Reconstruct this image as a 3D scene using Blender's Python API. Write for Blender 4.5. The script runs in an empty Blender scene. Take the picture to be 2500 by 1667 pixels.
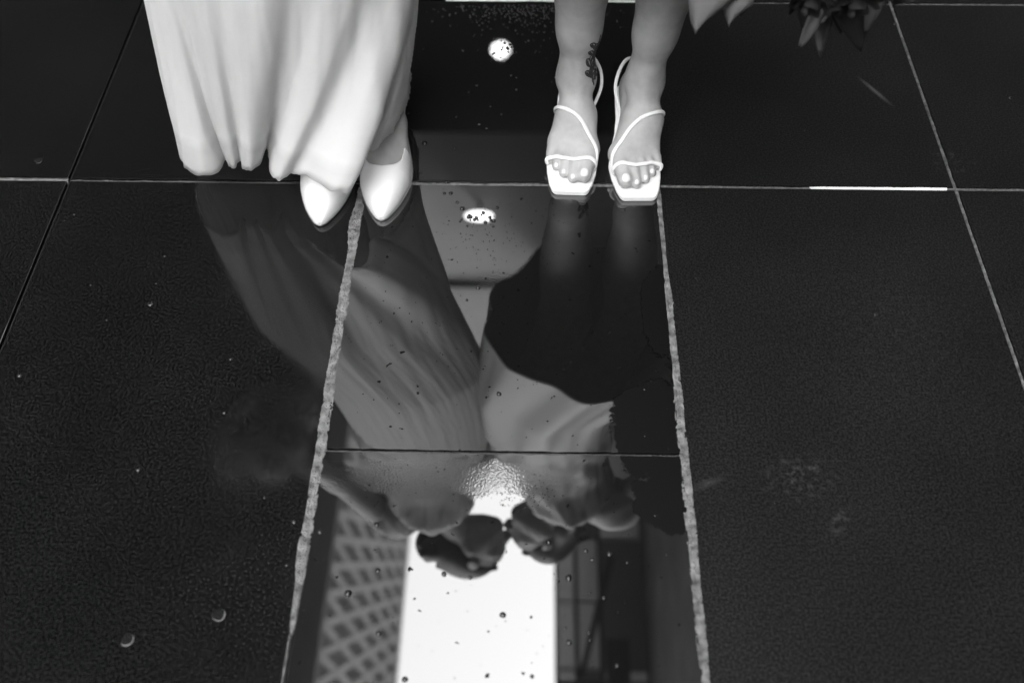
import bpy, bmesh, math, random
import numpy as np
from mathutils import Vector, Matrix
from mathutils.bvhtree import BVHTree
from mathutils import noise as mnoise

sc = bpy.context.scene
col = sc.collection
rng = random.Random(7)
R = math.radians

# ------------------------------------------------------------------ camera
CAM = Vector((0.0342, 0.0, 1.1985))
PITCH, YAW, ROLL = R(52.45), R(-1.474), R(-0.418)
fw = Vector((math.sin(YAW)*math.cos(PITCH), math.cos(YAW)*math.cos(PITCH), -math.sin(PITCH)))
rt = Vector((math.cos(YAW), -math.sin(YAW), 0)); up = rt.cross(fw)
rt, up = math.cos(ROLL)*rt + math.sin(ROLL)*up, -math.sin(ROLL)*rt + math.cos(ROLL)*up
cd = bpy.data.cameras.new('camera'); cam = bpy.data.objects.new('camera', cd); col.objects.link(cam)
cam.matrix_world = Matrix(((rt.x, up.x, -fw.x, CAM.x), (rt.y, up.y, -fw.y, CAM.y), (rt.z, up.z, -fw.z, CAM.z), (0, 0, 0, 1)))
cd.sensor_width = 36; cd.lens = 35.66; cd.clip_start = 0.02; cd.clip_end = 1500
cd.dof.use_dof = True; cd.dof.focus_distance = 1.60; cd.dof.aperture_fstop = 2.5
sc.camera = cam

# ------------------------------------------------------------------ sky, sun, exposure
SUN_EL, SUN_AZ = R(42), R(128)           # azimuth clockwise from +y: behind the right building, which shades the passage
w = bpy.data.worlds.new('World'); sc.world = w; w.use_nodes = True
nt = w.node_tree; bg = nt.nodes['Background']
sky = nt.nodes.new('ShaderNodeTexSky'); sky.sky_type = 'NISHITA'; sky.sun_disc = False
sky.sun_elevation = SUN_EL; sky.sun_rotation = SUN_AZ; sky.air_density = 1.0; sky.dust_density = 3.0; sky.ozone_density = 1.0
bw = nt.nodes.new('ShaderNodeRGBToBW')                     # the photograph is black and white
nt.links.new(sky.outputs[0], bw.inputs[0]); nt.links.new(bw.outputs[0], bg.inputs[0])
bg.inputs[1].default_value = 0.15
sd = bpy.data.lights.new('sun', 'SUN'); sun = bpy.data.objects.new('sun', sd); col.objects.link(sun)
sd.energy = 0.5; sd.angle = R(25); sd.color = (1, 1, 1)
sdir = Vector((math.sin(SUN_AZ)*math.cos(SUN_EL), math.cos(SUN_AZ)*math.cos(SUN_EL), math.sin(SUN_EL)))
sun.rotation_euler = (-sdir).to_track_quat('-Z', 'Y').to_euler(); sun.location = (0, -5, 25)
vs = sc.view_settings; vs.view_transform = 'Standard'; vs.look = 'None'; vs.gamma = 1; vs.use_curve_mapping = False
vs.exposure = 4.88
sc.render.engine = 'CYCLES'
sc.cycles.use_denoising = True; sc.cycles.use_adaptive_sampling = False; sc.cycles.sample_clamp_indirect = 4.0
sc.cycles.max_bounces = 8; sc.cycles.diffuse_bounces = 4; sc.cycles.glossy_bounces = 4
sc.cycles.transmission_bounces = 4; sc.cycles.caustics_reflective = False; sc.cycles.caustics_refractive = False

# ------------------------------------------------------------------ helpers
def tag(o, label=None, cat=None, group=None, kind=None):
    if label: o['label'] = label
    if cat: o['category'] = cat
    if group: o['group'] = group
    if kind: o['kind'] = kind
    return o

def empty(name, loc, label=None, cat=None, group=None):
    o = bpy.data.objects.new(name, None); col.objects.link(o); o.location = loc; o.empty_display_size = .05
    return tag(o, label, cat, group)

def link(name, me, mat=None, parent=None, smooth=True):
    """one mesh object; vertices are in world space, the parent only carries it"""
    o = bpy.data.objects.new(name, me); col.objects.link(o)
    if mat: me.materials.clear(); me.materials.append(mat)
    if smooth and len(me.polygons): me.polygons.foreach_set('use_smooth', [True]*len(me.polygons))
    if parent:
        o.parent = parent
        q = parent; off = Vector((0, 0, 0))
        while q: off += q.location; q = q.parent
        o.location = -off
    return o

def mesh(name, V, F):
    me = bpy.data.meshes.new(name); me.from_pydata([tuple(v) for v in V], [], [tuple(f) for f in F]); me.update(); return me

def boxes(name, L, bevel=0.0):
    """one mesh out of axis-aligned boxes (x0,x1,y0,y1,z0,z1)"""
    bm = bmesh.new()
    for x0, x1, y0, y1, z0, z1 in L:
        vs_ = [bm.verts.new(p) for p in ((x0,y0,z0),(x1,y0,z0),(x1,y1,z0),(x0,y1,z0),(x0,y0,z1),(x1,y0,z1),(x1,y1,z1),(x0,y1,z1))]
        for f in ((0,3,2,1),(4,5,6,7),(0,1,5,4),(1,2,6,5),(2,3,7,6),(3,0,4,7)): bm.faces.new([vs_[i] for i in f])
    if bevel: bmesh.ops.bevel(bm, geom=bm.edges[:], offset=bevel, segments=2, affect='EDGES', profile=.6)
    me = bpy.data.meshes.new(name); bm.to_mesh(me); bm.free(); return me

def box(name, b, mat, parent=None, bevel=0.0, smooth=False):
    return link(name, boxes(name, [b], bevel), mat, parent, smooth)

def catmull(P, n, closed=False):
    P = np.array(P, float); m = len(P); out = []
    segs = m if closed else m-1
    for k in range(n):
        t = k/(n if closed else n-1)*segs; i = min(int(t), segs-1); u = t-i
        idx = [(i+j) % m for j in (-1, 0, 1, 2)] if closed else [min(max(i+j, 0), m-1) for j in (-1, 0, 1, 2)]
        a, b, c, d = P[idx]
        out.append(.5*((2*b)+(-a+c)*u+(2*a-5*b+4*c-d)*u*u+(-a+3*b-3*c+d)*u**3))
    return np.array(out)

def tube_mesh(name, pts, rad, seg=8, flat=1.0, normals=None):
    """tube along a polyline; flat < 1 squashes it along the given normals"""
    V, F = [], []; n = len(pts); pts = [Vector(p) for p in pts]
    prev = None
    for i, p in enumerate(pts):
        t = (pts[min(i+1, n-1)]-pts[max(i-1, 0)]).normalized()
        if normals is not None: nn = Vector(normals[i])
        else: nn = prev if prev is not None else Vector((0.31, 0.2, 0.93))
        nn = (nn - t*nn.dot(t)).normalized(); prev = nn; b = t.cross(nn)
        r = rad[i] if hasattr(rad, '__len__') else rad
        for k in range(seg):
            a = 2*math.pi*k/seg
            V.append(p + b*math.cos(a)*r + nn*math.sin(a)*r*flat)
    for i in range(n-1):
        for k in range(seg):
            F.append((i*seg+k, i*seg+(k+1) % seg, (i+1)*seg+(k+1) % seg, (i+1)*seg+k))
    F.append(tuple(range(seg-1, -1, -1))); F.append(tuple((n-1)*seg+k for k in range(seg)))
    return mesh(name, V, F)

# ------------------------------------------------------------------ materials (all neutral greys)
def mat(name, c=.5, rough=.5, ior=1.5, metal=0.0, var=0.0, vscale=20.0, bump=0.0, bscale=60.0, coat=0.0, coatr=.1, rvar=0.0, bdist=.002, detail=4.0):
    m = bpy.data.materials.new(name); m.use_nodes = True; t = m.node_tree; b = t.nodes['Principled BSDF']
    b.inputs['Base Color'].default_value = (c, c, c, 1); b.inputs['Roughness'].default_value = rough
    b.inputs['IOR'].default_value = ior; b.inputs['Metallic'].default_value = metal
    b.inputs['Coat Weight'].default_value = coat; b.inputs['Coat Roughness'].default_value = coatr
    tc = t.nodes.new('ShaderNodeTexCoord')
    if var or rvar:
        n = t.nodes.new('ShaderNodeTexNoise'); n.inputs['Scale'].default_value = vscale; n.inputs['Detail'].default_value = detail
        t.links.new(tc.outputs['Object'], n.inputs['Vector'])
        if var:
            mr = t.nodes.new('ShaderNodeMapRange'); mr.inputs[1].default_value = .25; mr.inputs[2].default_value = .75
            mr.inputs[3].default_value = c*(1-var); mr.inputs[4].default_value = c*(1+var)
            t.links.new(n.outputs[0], mr.inputs[0]); t.links.new(mr.outputs[0], b.inputs['Base Color'])
        if rvar:
            mr = t.nodes.new('ShaderNodeMapRange'); mr.inputs[1].default_value = .3; mr.inputs[2].default_value = .7
            mr.inputs[3].default_value = max(0, rough-rvar); mr.inputs[4].default_value = rough+rvar
            t.links.new(n.outputs[0], mr.inputs[0]); t.links.new(mr.outputs[0], b.inputs['Roughness'])
    if bump:
        n = t.nodes.new('ShaderNodeTexNoise'); n.inputs['Scale'].default_value = bscale; n.inputs['Detail'].default_value = 5
        t.links.new(tc.outputs['Object'], n.inputs['Vector'])
        bp = t.nodes.new('ShaderNodeBump'); bp.inputs['Strength'].default_value = bump; bp.inputs['Distance'].default_value = bdist
        t.links.new(n.outputs[0], bp.inputs['Height']); t.links.new(bp.outputs[0], b.inputs['Normal'])
        if coat: t.links.new(bp.outputs[0], b.inputs['Coat Normal'])
    m['bsdf'] = b.name
    return m

def emit(name, s):
    m = bpy.data.materials.new(name); m.use_nodes = True; b = m.node_tree.nodes['Principled BSDF']
    b.inputs['Base Color'].default_value = (.8, .8, .8, 1); b.inputs['Emission Color'].default_value = (1, 1, 1, 1); b.inputs['Emission Strength'].default_value = s
    return m

def speckle(m, scale, lo, hi, c0, c1):
    """fine mineral speckle in a stone's own colour"""
    t = m.node_tree; b = t.nodes['Principled BSDF']; tc = t.nodes.new('ShaderNodeTexCoord')
    n = t.nodes.new('ShaderNodeTexNoise'); n.inputs['Scale'].default_value = scale; n.inputs['Detail'].default_value = 2
    n2 = t.nodes.new('ShaderNodeTexNoise'); n2.inputs['Scale'].default_value = 5; n2.inputs['Detail'].default_value = 5
    t.links.new(tc.outputs['Object'], n.inputs['Vector']); t.links.new(tc.outputs['Object'], n2.inputs['Vector'])
    mr = t.nodes.new('ShaderNodeMapRange'); mr.inputs[1].default_value = lo; mr.inputs[2].default_value = hi; mr.inputs[3].default_value = c0; mr.inputs[4].default_value = c1
    mu = t.nodes.new('ShaderNodeMath'); mu.operation = 'MULTIPLY_ADD'; mu.inputs[1].default_value = .8; mu.inputs[2].default_value = .6
    mm = t.nodes.new('ShaderNodeMath'); mm.operation = 'MULTIPLY'
    t.links.new(n.outputs[0], mr.inputs[0]); t.links.new(n2.outputs[0], mu.inputs[0]); t.links.new(mr.outputs[0], mm.inputs[0]); t.links.new(mu.outputs[0], mm.inputs[1])
    t.links.new(mm.outputs[0], b.inputs['Base Color'])

M = {}
M['tile_damp'] = mat('damp black tile', .010, .09, 1.50, rvar=.07, vscale=9); speckle(M['tile_damp'], 330, .40, .68, .0015, .014)
M['tile_dry'] = mat('dull black tile', .012, .38, 1.22, rvar=.05, vscale=7); speckle(M['tile_dry'], 330, .40, .68, .002, .019)
def scuffs(m, L):
    t = m.node_tree; b = t.nodes['Principled BSDF']; src = b.inputs['Base Color'].links[0].from_socket; g = t.nodes.new('ShaderNodeNewGeometry')
    ns = t.nodes.new('ShaderNodeTexNoise'); ns.inputs['Scale'].default_value = 95; ns.inputs['Detail'].default_value = 5; t.links.new(g.outputs['Position'], ns.inputs['Vector'])
    for cx, cy, ang, rx, ry, amt, thr in L:
        mp = t.nodes.new('ShaderNodeMapping'); mp.vector_type = 'TEXTURE'; mp.inputs['Location'].default_value = (cx, cy, 0); mp.inputs['Rotation'].default_value = (0, 0, ang); mp.inputs['Scale'].default_value = (rx, ry, 1)
        t.links.new(g.outputs['Position'], mp.inputs[0]); ln = t.nodes.new('ShaderNodeVectorMath'); ln.operation = 'LENGTH'; t.links.new(mp.outputs[0], ln.inputs[0])
        fo = t.nodes.new('ShaderNodeMapRange'); fo.inputs[1].default_value = 0; fo.inputs[2].default_value = 1; fo.inputs[3].default_value = 1; fo.inputs[4].default_value = 0; t.links.new(ln.outputs['Value'], fo.inputs[0])
        th = t.nodes.new('ShaderNodeMapRange'); th.inputs[1].default_value = thr; th.inputs[2].default_value = thr+.18; t.links.new(ns.outputs[0], th.inputs[0])
        mu = t.nodes.new('ShaderNodeMath'); mu.operation = 'MULTIPLY'; t.links.new(fo.outputs[0], mu.inputs[0]); t.links.new(th.outputs[0], mu.inputs[1])
        ma = t.nodes.new('ShaderNodeMath'); ma.operation = 'MULTIPLY_ADD'; ma.inputs[1].default_value = amt; t.links.new(mu.outputs[0], ma.inputs[0]); t.links.new(src, ma.inputs[2]); src = ma.outputs[0]
    t.links.new(src, b.inputs['Base Color'])
scuffs(M['tile_dry'], [(.665, 1.51, -1.05, .055, .006, .05, .2), (.405, .70, .3, .07, .045, .032, .50), (.445, .630, .9, .03, .012, .03, .45), (.76, 1.32, .2, .06, .05, .03, .55), (.59, .95, 0, .3, .3, .006, .5), (.278, .685, .4, .03, .008, .02, .3)])
M['tile_wet'] = mat('wet black tile', .010, .10, 1.5)
M['bed'] = mat('dark mortar bed', .02, .6, 1.4, var=.4, vscale=60, bump=.6, bscale=200)
M['grout_pale'] = mat('pale crumbling mortar', .15, .5, 1.5, var=.95, vscale=75, bump=1.0, bscale=300, bdist=.006, coat=.9, coatr=.12, detail=8)
M['grout_grey'] = mat('grey mortar', .085, .5, 1.45, var=.8, vscale=110, bump=.8, bscale=300, bdist=.002)
M['grout_dark'] = mat('dark wet mortar', .008, .3, 1.45, var=.8, vscale=70, bump=.8, bscale=260, bdist=.002)
M['joint_glint'] = mat('painted water glint', .75, .5, 1.45, var=.12, vscale=120, bump=.4, bscale=300)  # sky shining in a water-filled joint, painted as pale colour
M['dress'] = mat('white chiffon', .92, .75, 1.4, var=.03, vscale=30, bump=.06, bscale=900, bdist=.0005)
def add_translucent(m, fac, c):
    t = m.node_tree; b = t.nodes['Principled BSDF']; o = t.nodes['Material Output']
    tr = t.nodes.new('ShaderNodeBsdfTranslucent'); tr.inputs[0].default_value = (c, c, c, 1)
    mx = t.nodes.new('ShaderNodeMixShader'); mx.inputs[0].default_value = fac
    t.links.new(b.outputs[0], mx.inputs[1]); t.links.new(tr.outputs[0], mx.inputs[2]); t.links.new(mx.outputs[0], o.inputs[0])
add_translucent(M['dress'], .55, .88)
def sheer_hem(m, z0, z1, amt):
    t = m.node_tree; o = t.nodes['Material Output']; src = o.inputs[0].links[0].from_socket; g = t.nodes.new('ShaderNodeNewGeometry'); sp = t.nodes.new('ShaderNodeSeparateXYZ'); t.links.new(g.outputs['Position'], sp.inputs[0])
    mr = t.nodes.new('ShaderNodeMapRange'); mr.inputs[1].default_value = z0; mr.inputs[2].default_value = z1; mr.inputs[3].default_value = amt; mr.inputs[4].default_value = 0; t.links.new(sp.outputs['Z'], mr.inputs[0])
    tr = t.nodes.new('ShaderNodeBsdfTransparent'); mx = t.nodes.new('ShaderNodeMixShader'); t.links.new(mr.outputs[0], mx.inputs[0]); t.links.new(src, mx.inputs[1]); t.links.new(tr.outputs[0], mx.inputs[2]); t.links.new(mx.outputs[0], o.inputs[0])
sheer_hem(M['dress'], .115, .135, .20)
M['satin'] = mat('pale satin', .48, .5, 1.5, bump=.05, bscale=700, bdist=.0005)
M['leather'] = mat('white leather', .86, .6, 1.5, bump=.05, bscale=500, bdist=.0005)
M['sole'] = mat('tan sole', .30, .6, 1.4)
M['skin'] = mat('skin', .42, .5, 1.42, var=.13, vscale=55, bump=.25, bscale=420, bdist=.0008, detail=8)
b = M['skin'].node_tree.nodes['Principled BSDF']; b.inputs['Subsurface Weight'].default_value = .15; b.inputs['Subsurface Radius'].default_value = (.006, .006, .006); b.inputs['Subsurface Scale'].default_value = 1
M['nail'] = mat('pale nail polish', .68, .15, 1.5)
M['ink'] = mat('tattoo ink', .03, .5, 1.4)
M['hair'] = mat('dark hair', .02, .45, 1.5, var=.5, vscale=60)
M['leaf'] = mat('dark leaf', .018, .45, 1.45, var=.4, vscale=30)
M['leaf2'] = mat('grey green leaf', .06, .5, 1.45, var=.4, vscale=30)
M['petal'] = mat('pale petal', .8, .55, 1.4, var=.15, vscale=30)
add_translucent(M['petal'], .5, .8)
M['petal_dark'] = mat('dark petal', .015, .5, 1.4, var=.3, vscale=30)
M['ribbon'] = mat('silk ribbon', .14, .45, 1.5)
M['petal_grey'] = mat('grey petal', .07, .55, 1.4, var=.15, vscale=30)
M['stem'] = mat('stem', .06, .5, 1.4)
M['clad'] = mat('black cladding', .006, .95, 1.08, var=.3, vscale=2)
M['clad_grey'] = mat('dark grey cladding', .10, .95, 1.08, var=.3, vscale=2)
M['backing'] = mat('dark facade', .03, .95, 1.08, var=.3, vscale=1.5)
M['lattice_back'] = mat('lattice backing', .016, .95, 1.08, var=.3, vscale=1.5)
M['bars'] = mat('grey lattice', .052, .95, 1.08, var=.15, vscale=2)
M['plaster'] = mat('grey stucco', .085, .8, 1.3, var=.10, vscale=1.2)
M['plaster2'] = mat('dark stucco', .072, .8, 1.3, var=.12, vscale=1.2)
M['soffit'] = mat('soffit board', .82, .9, 1.1, var=.15, vscale=2)
M['beam'] = mat('dark beam', .06, .95, 1.1)
for q in ('clad', 'clad_grey', 'backing', 'lattice_back', 'bars', 'plaster', 'plaster2', 'soffit', 'beam'): M[q].node_tree.nodes['Principled BSDF'].inputs['Specular IOR Level'].default_value = 0    # matt facades
M['glass'] = mat('window glass', .015, .05, 1.5)
M['frame'] = mat('frame', .10, .9, 1.1)
M['lamp'] = emit('lamp glow', .5)
M['lamp2'] = emit('lamp glow', 1.1)
# water film over the black stone, with finer ripples where the film is thin
def water_mat():
    m = mat('standing water', .006, .0, 2.35); t = m.node_tree; b = t.nodes['Principled BSDF']
    tc = t.nodes.new('ShaderNodeTexCoord')
    # broad, barely visible swell
    n1 = t.nodes.new('ShaderNodeTexNoise'); n1.inputs['Scale'].default_value = 9; n1.inputs['Detail'].default_value = 1
    t.links.new(tc.outputs['Object'], n1.inputs['Vector'])
    b1 = t.nodes.new('ShaderNodeBump'); b1.inputs['Strength'].default_value = .003; b1.inputs['Distance'].default_value = .004
    t.links.new(n1.outputs[0], b1.inputs['Height'])
    # stone grain breaking the film in patches
    n2 = t.nodes.new('ShaderNodeTexNoise'); n2.inputs['Scale'].default_value = 330; n2.inputs['Detail'].default_value = 3
    t.links.new(tc.outputs['Object'], n2.inputs['Vector'])
    def patch(cx, cy, rx, ry, e0, e1):
        mp = t.nodes.new('ShaderNodeMapping'); mp.vector_type = 'POINT'
        mp.inputs['Location'].default_value = (-cx/rx, -cy/ry, 0); mp.inputs['Scale'].default_value = (1/rx, 1/ry, 0)
        t.links.new(tc.outputs['Object'], mp.inputs[0])
        ns = t.nodes.new('ShaderNodeTexNoise'); ns.inputs['Scale'].default_value = 2.2; ns.inputs['Detail'].default_value = 5
        t.links.new(mp.outputs[0], ns.inputs['Vector'])
        ln = t.nodes.new('ShaderNodeVectorMath'); ln.operation = 'LENGTH'; t.links.new(mp.outputs[0], ln.inputs[0])
        ad = t.nodes.new('ShaderNodeMath'); ad.operation = 'MULTIPLY_ADD'; ad.inputs[1].default_value = .9; t.links.new(ns.outputs[0], ad.inputs[0]); t.links.new(ln.outputs['Value'], ad.inputs[2])
        mr = t.nodes.new('ShaderNodeMapRange'); mr.inputs[1].default_value = e0; mr.inputs[2].default_value = e1; mr.inputs[3].default_value = 1; mr.inputs[4].default_value = 0
        t.links.new(ad.outputs[0], mr.inputs[0]); return mr
    pa = patch(-.070, .686, .15, .028, 1.0, 1.7)      # the wrinkled strip just below the cross joint
    pb = patch(-.015, 1.085, .075, .055, .9, 1.7)     # speckled film between the reflections
    s = t.nodes.new('ShaderNodeMath'); s.operation = 'MULTIPLY'; s.inputs[1].default_value = .22; t.links.new(pb.outputs[0], s.inputs[0])
    mx = t.nodes.new('ShaderNodeMath'); mx.operation = 'MAXIMUM'; t.links.new(pa.outputs[0], mx.inputs[0]); t.links.new(s.outputs[0], mx.inputs[1])
    st = t.nodes.new('ShaderNodeMath'); st.operation = 'MULTIPLY'; st.inputs[1].default_value = .075; t.links.new(mx.outputs[0], st.inputs[0])
    b2 = t.nodes.new('ShaderNodeBump'); b2.inputs['Distance'].default_value = .0016
    t.links.new(st.outputs[0], b2.inputs['Strength']); t.links.new(n2.outputs[0], b2.inputs['Height']); t.links.new(b1.outputs[0], b2.inputs['Normal'])
    t.links.new(b2.outputs[0], b.inputs['Normal'])
    # where the stone stands clear of the water
    d = t.nodes.new('ShaderNodeBsdfPrincipled'); d.inputs['Base Color'].default_value = (.005, .005, .005, 1); d.inputs['Roughness'].default_value = .32; d.inputs['IOR'].default_value = 1.18
    def ragged(cx, cy, rx, ry, sc_, amp):
        mp = t.nodes.new('ShaderNodeMapping'); mp.vector_type = 'TEXTURE'; mp.inputs['Location'].default_value = (cx, cy, 0); mp.inputs['Scale'].default_value = (rx, ry, 1)
        t.links.new(tc.outputs['Object'], mp.inputs[0]); ln = t.nodes.new('ShaderNodeVectorMath'); ln.operation = 'LENGTH'; t.links.new(mp.outputs[0], ln.inputs[0])
        ns = t.nodes.new('ShaderNodeTexNoise'); ns.inputs['Scale'].default_value = sc_; ns.inputs['Detail'].default_value = 9; ns.inputs['Roughness'].default_value = .68; t.links.new(tc.outputs['Object'], ns.inputs['Vector'])
        ad = t.nodes.new('ShaderNodeMath'); ad.operation = 'MULTIPLY_ADD'; ad.inputs[1].default_value = amp; t.links.new(ns.outputs[0], ad.inputs[0]); t.links.new(ln.outputs['Value'], ad.inputs[2])
        mr = t.nodes.new('ShaderNodeMapRange'); mr.inputs[1].default_value = 1+amp*.5-.03; mr.inputs[2].default_value = 1+amp*.5+.03; mr.inputs[3].default_value = 1; mr.inputs[4].default_value = 0
        t.links.new(ad.outputs[0], mr.inputs[0]); return mr.outputs[0]
    acc = None
    for q in ((.235, .765, .085, .085, 16, 1.1), (.225, .655, .055, .045, 20, 1.3), (.240, .98, .035, .09, 18, 1.0)):
        o_ = ragged(*q)
        if acc is None: acc = o_
        else:
            mxn = t.nodes.new('ShaderNodeMath'); mxn.operation = 'MAXIMUM'; t.links.new(acc, mxn.inputs[0]); t.links.new(o_, mxn.inputs[1]); acc = mxn.outputs[0]
    # pinholes in the film
    vn = t.nodes.new('ShaderNodeTexNoise'); vn.inputs['Scale'].default_value = 210; vn.inputs['Detail'].default_value = 2; t.links.new(tc.outputs['Object'], vn.inputs['Vector'])
    vm = t.nodes.new('ShaderNodeMapRange'); vm.inputs[1].default_value = .70; vm.inputs[2].default_value = .73; t.links.new(vn.outputs[0], vm.inputs[0])
    vx = t.nodes.new('ShaderNodeMath'); vx.operation = 'MULTIPLY'; t.links.new(vm.outputs[0], vx.inputs[0]); t.links.new(mx.outputs[0], vx.inputs[1])
    v2 = t.nodes.new('ShaderNodeTexNoise'); v2.inputs['Scale'].default_value = 75; v2.inputs['Detail'].default_value = 6; t.links.new(tc.outputs['Object'], v2.inputs['Vector'])
    v3 = t.nodes.new('ShaderNodeMapRange'); v3.inputs[1].default_value = .685; v3.inputs[2].default_value = .70; t.links.new(v2.outputs[0], v3.inputs[0])
    v4 = t.nodes.new('ShaderNodeMath'); v4.operation = 'MAXIMUM'; t.links.new(vx.outputs[0], v4.inputs[0]); t.links.new(v3.outputs[0], v4.inputs[1]); vx = v4
    mxn = t.nodes.new('ShaderNodeMath'); mxn.operation = 'MAXIMUM'; t.links.new(acc, mxn.inputs[0]); t.links.new(vx.outputs[0], mxn.inputs[1])
    ms = t.nodes.new('ShaderNodeMixShader'); t.links.new(mxn.outputs[0], ms.inputs[0]); t.links.new(b.outputs[0], ms.inputs[1]); t.links.new(d.outputs[0], ms.inputs[2]); t.links.new(ms.outputs[0], t.nodes['Material Output'].inputs[0])
    return m
M['water'] = water_mat()
M['film'] = mat('thin water film', .008, .012, 1.5, bump=.012, bscale=60, bdist=.001)
M['drop'] = mat('water drop', .012, .0, 1.5)

# ------------------------------------------------------------------ paving
Y0, WY, W, GAP = 1.2561, .5280, .5, .007
ground = tag(box('ground', (-150, 150, -150, 150, -.08, -.020), M['bed']), 'dark mortar bed under the black paving', 'ground', kind='structure')
pave = tag(box('pavement', (-2.33, 1.39, -3.0, 9.9, -.0195, -.010), M['bed']), 'square paving of wet black stone tiles', 'pavement', kind='structure')
tile_cache = {}
def tile(x0, y0, lx, ly, m):
    key = (round(lx, 3), round(ly, 3), m.name)
    if key not in tile_cache:
        me = boxes('tile', [(0, lx-GAP, 0, ly-GAP, -.012, 0)], .0012); me.materials.append(m); tile_cache[key] = me
    o = bpy.data.objects.new('tile', tile_cache[key]); col.objects.link(o); o.parent = pave
    o.location = (x0+GAP/2, y0+GAP/2, 0)
for c in range(-5, 2):
    x0 = c*W + (.25)
    mid = (c == -1)
    rows = [(Y0+k*WY, WY) for k in range(0, 12)]
    rows += [(Y0-(k+1)*WY, WY) for k in range(0, 6)] if mid else [(Y0-2*(k+1)*WY, 2*WY) for k in range(0, 3)]
    m = M['tile_wet'] if mid else (M['tile_dry'] if x0 >= .2 else M['tile_damp'])
    for y0, ly in rows: tile(x0, y0, W, ly, m)

# water standing on the middle column: closed sheets with a wandering rim
def sheet(name, x0, x1, y0, y1, z, m, seed, label, amp=.002, n=90):
    rim = []
    for side, (a, b) in enumerate((((x0, y0), (x1, y0)), ((x1, y0), (x1, y1)), ((x1, y1), (x0, y1)), ((x0, y1), (x0, y0)))):
        for k in range(n):
            t = k/n; p = Vector((a[0]+(b[0]-a[0])*t, a[1]+(b[1]-a[1])*t, 0))
            nrm = Vector((b[1]-a[1], -(b[0]-a[0]), 0)).normalized()
            d = mnoise.noise(p*14+Vector((seed, 0, 0)))*amp + mnoise.noise(p*60+Vector((seed, 3, 0)))*amp*.7
            rim.append(p+nrm*d)
    V = []; F = []; N = len(rim); c = Vector(((x0+x1)/2, (y0+y1)/2, 0))
    for inset, zz in ((0, .0002), (.00005, z*.5), (.0001, z*.9), (.00015, z)):
        for p in rim:
            q = p.copy()
            q.x += (-inset if p.x > c.x else inset)*(1 if abs(p.x-c.x) > (x1-x0)*.35 else 0)
            q.y += (-inset if p.y > c.y else inset)*(1 if abs(p.y-c.y) > (y1-y0)*.35 else 0)
            V.append((q.x, q.y, zz))
    for r in range(3):
        for k in range(N): F.append((r*N+k, r*N+(k+1) % N, (r+1)*N+(k+1) % N, (r+1)*N+k))
    F.append(tuple(3*N+k for k in range(N))); F.append(tuple(range(N-1, -1, -1)))
    return tag(link(name, mesh(name, V, F), m, None, False), label, 'puddle', kind='structure')
sheet('puddle', -.2455, .2455, Y0-WY+.0022, Y0-.006, .0008, M['water'], 1, 'still puddle on the middle tile mirroring the couple')
sheet('puddle', -.2455, .2455, Y0-2*WY+.005, Y0-WY-.0022, .0008, M['water'], 2, 'puddle on the nearest middle tile mirroring the white sky')
sheet('puddle', -.2455, .2455, Y0+.006, Y0+WY-.006, .0012, M['film'], 3, 'thin film of water on the tile behind the shoes')

# joints: strips of mortar with their own relief, two of them painted water glints
def joint(name, a, b, width, height, m, seed, n=200, across=7, edge=.25, z0=-.011, lump=.3, flat=3, label=None):
    """width/height: list of (t, value) along the joint"""
    a = Vector(a); b = Vector(b); d = (b-a).normalized(); s = Vector((d.y, -d.x, 0))
    V, F = [], []
    def val(L, t): return float(np.interp(t, [q[0] for q in L], [q[1] for q in L]))
    for i in range(n+1):
        t = i/n; p = a.lerp(b, t); wd = val(width, t)*(1+(.55*mnoise.noise(Vector((seed, (p.x+p.y)*7, 2))) if flat > 5 else 0)); ht = val(height, t)
        L_ = p.x+p.y; E_ = lambda o: edge*(.8*mnoise.noise(Vector((o, L_*17, 0)))+.2*mnoise.noise(Vector((o, L_*85, 5)))+.35*mnoise.noise(Vector((o, L_*260, 8)))+.9*max(0, mnoise.noise(Vector((o, L_*130, 3)))-.35))
        el = 1+E_(seed)
        er = 1+E_(seed+9.3)
        for k in range(across):
            u = k/(across-1)*2-1
            off = u*wd/2*(el if u < 0 else er)
            q = p+s*off
            prof = (1-abs(u)**flat)
            nz = mnoise.noise(Vector((off*520, L_*110, seed)))*.6+mnoise.noise(Vector((off*200, L_*45, seed+4)))*.5+mnoise.noise(Vector((off*700, L_*420, seed)))*.45
            z = z0+(ht-z0)*prof + (nz*lump*.004 if abs(u) < .99 else 0)*prof
            if abs(u) > .99: z = z0
            V.append((q.x, q.y, z))
    for i in range(n):
        for k in range(across-1): F.append((i*across+k, i*across+k+1, (i+1)*across+k+1, (i+1)*across+k))
    return link('joint', mesh('joint', V, F), m, pave)
yt = lambda v: v
# left bead, thick between the puddle and the left tile, thinning out towards the camera
joint('joint', (-.25, Y0-.012, 0), (-.25, .585, 0), [(0, .012), (.1, .016), (.3, .018), (.7, .0165), (1, .016)], [(0, .001), (.1, .0013), (1, .0013)], M['grout_pale'], 11, 520, 15, .42, -.0015, .8, 12)
joint('joint', (-.25, .5845, 0), (-.25, .465, 0), [(0, .016), (.55, .012), (.9, .009), (1, .003)], [(0, .0022), (1, .001)], M['grout_pale'], 11, 140, 15, .42, -.0015, .8, 12)
joint('joint', (-.2515, .464, 0), (-.2515, .25, 0), [(0, .0035), (1, .0025)], [(0, .0035), (1, .003)], M['grout_pale'], 12, 80, 5, .2, -.001)
joint('joint', (.25, Y0-.008, 0), (.25, .25, 0), [(0, .008), (.15, .009), (.35, .012), (.6, .016), (.7, .015), (1, .009)], [(0, .001), (1, .0013)], M['grout_pale'], 13, 620, 15, .42, -.0015, .8, 12)
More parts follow.
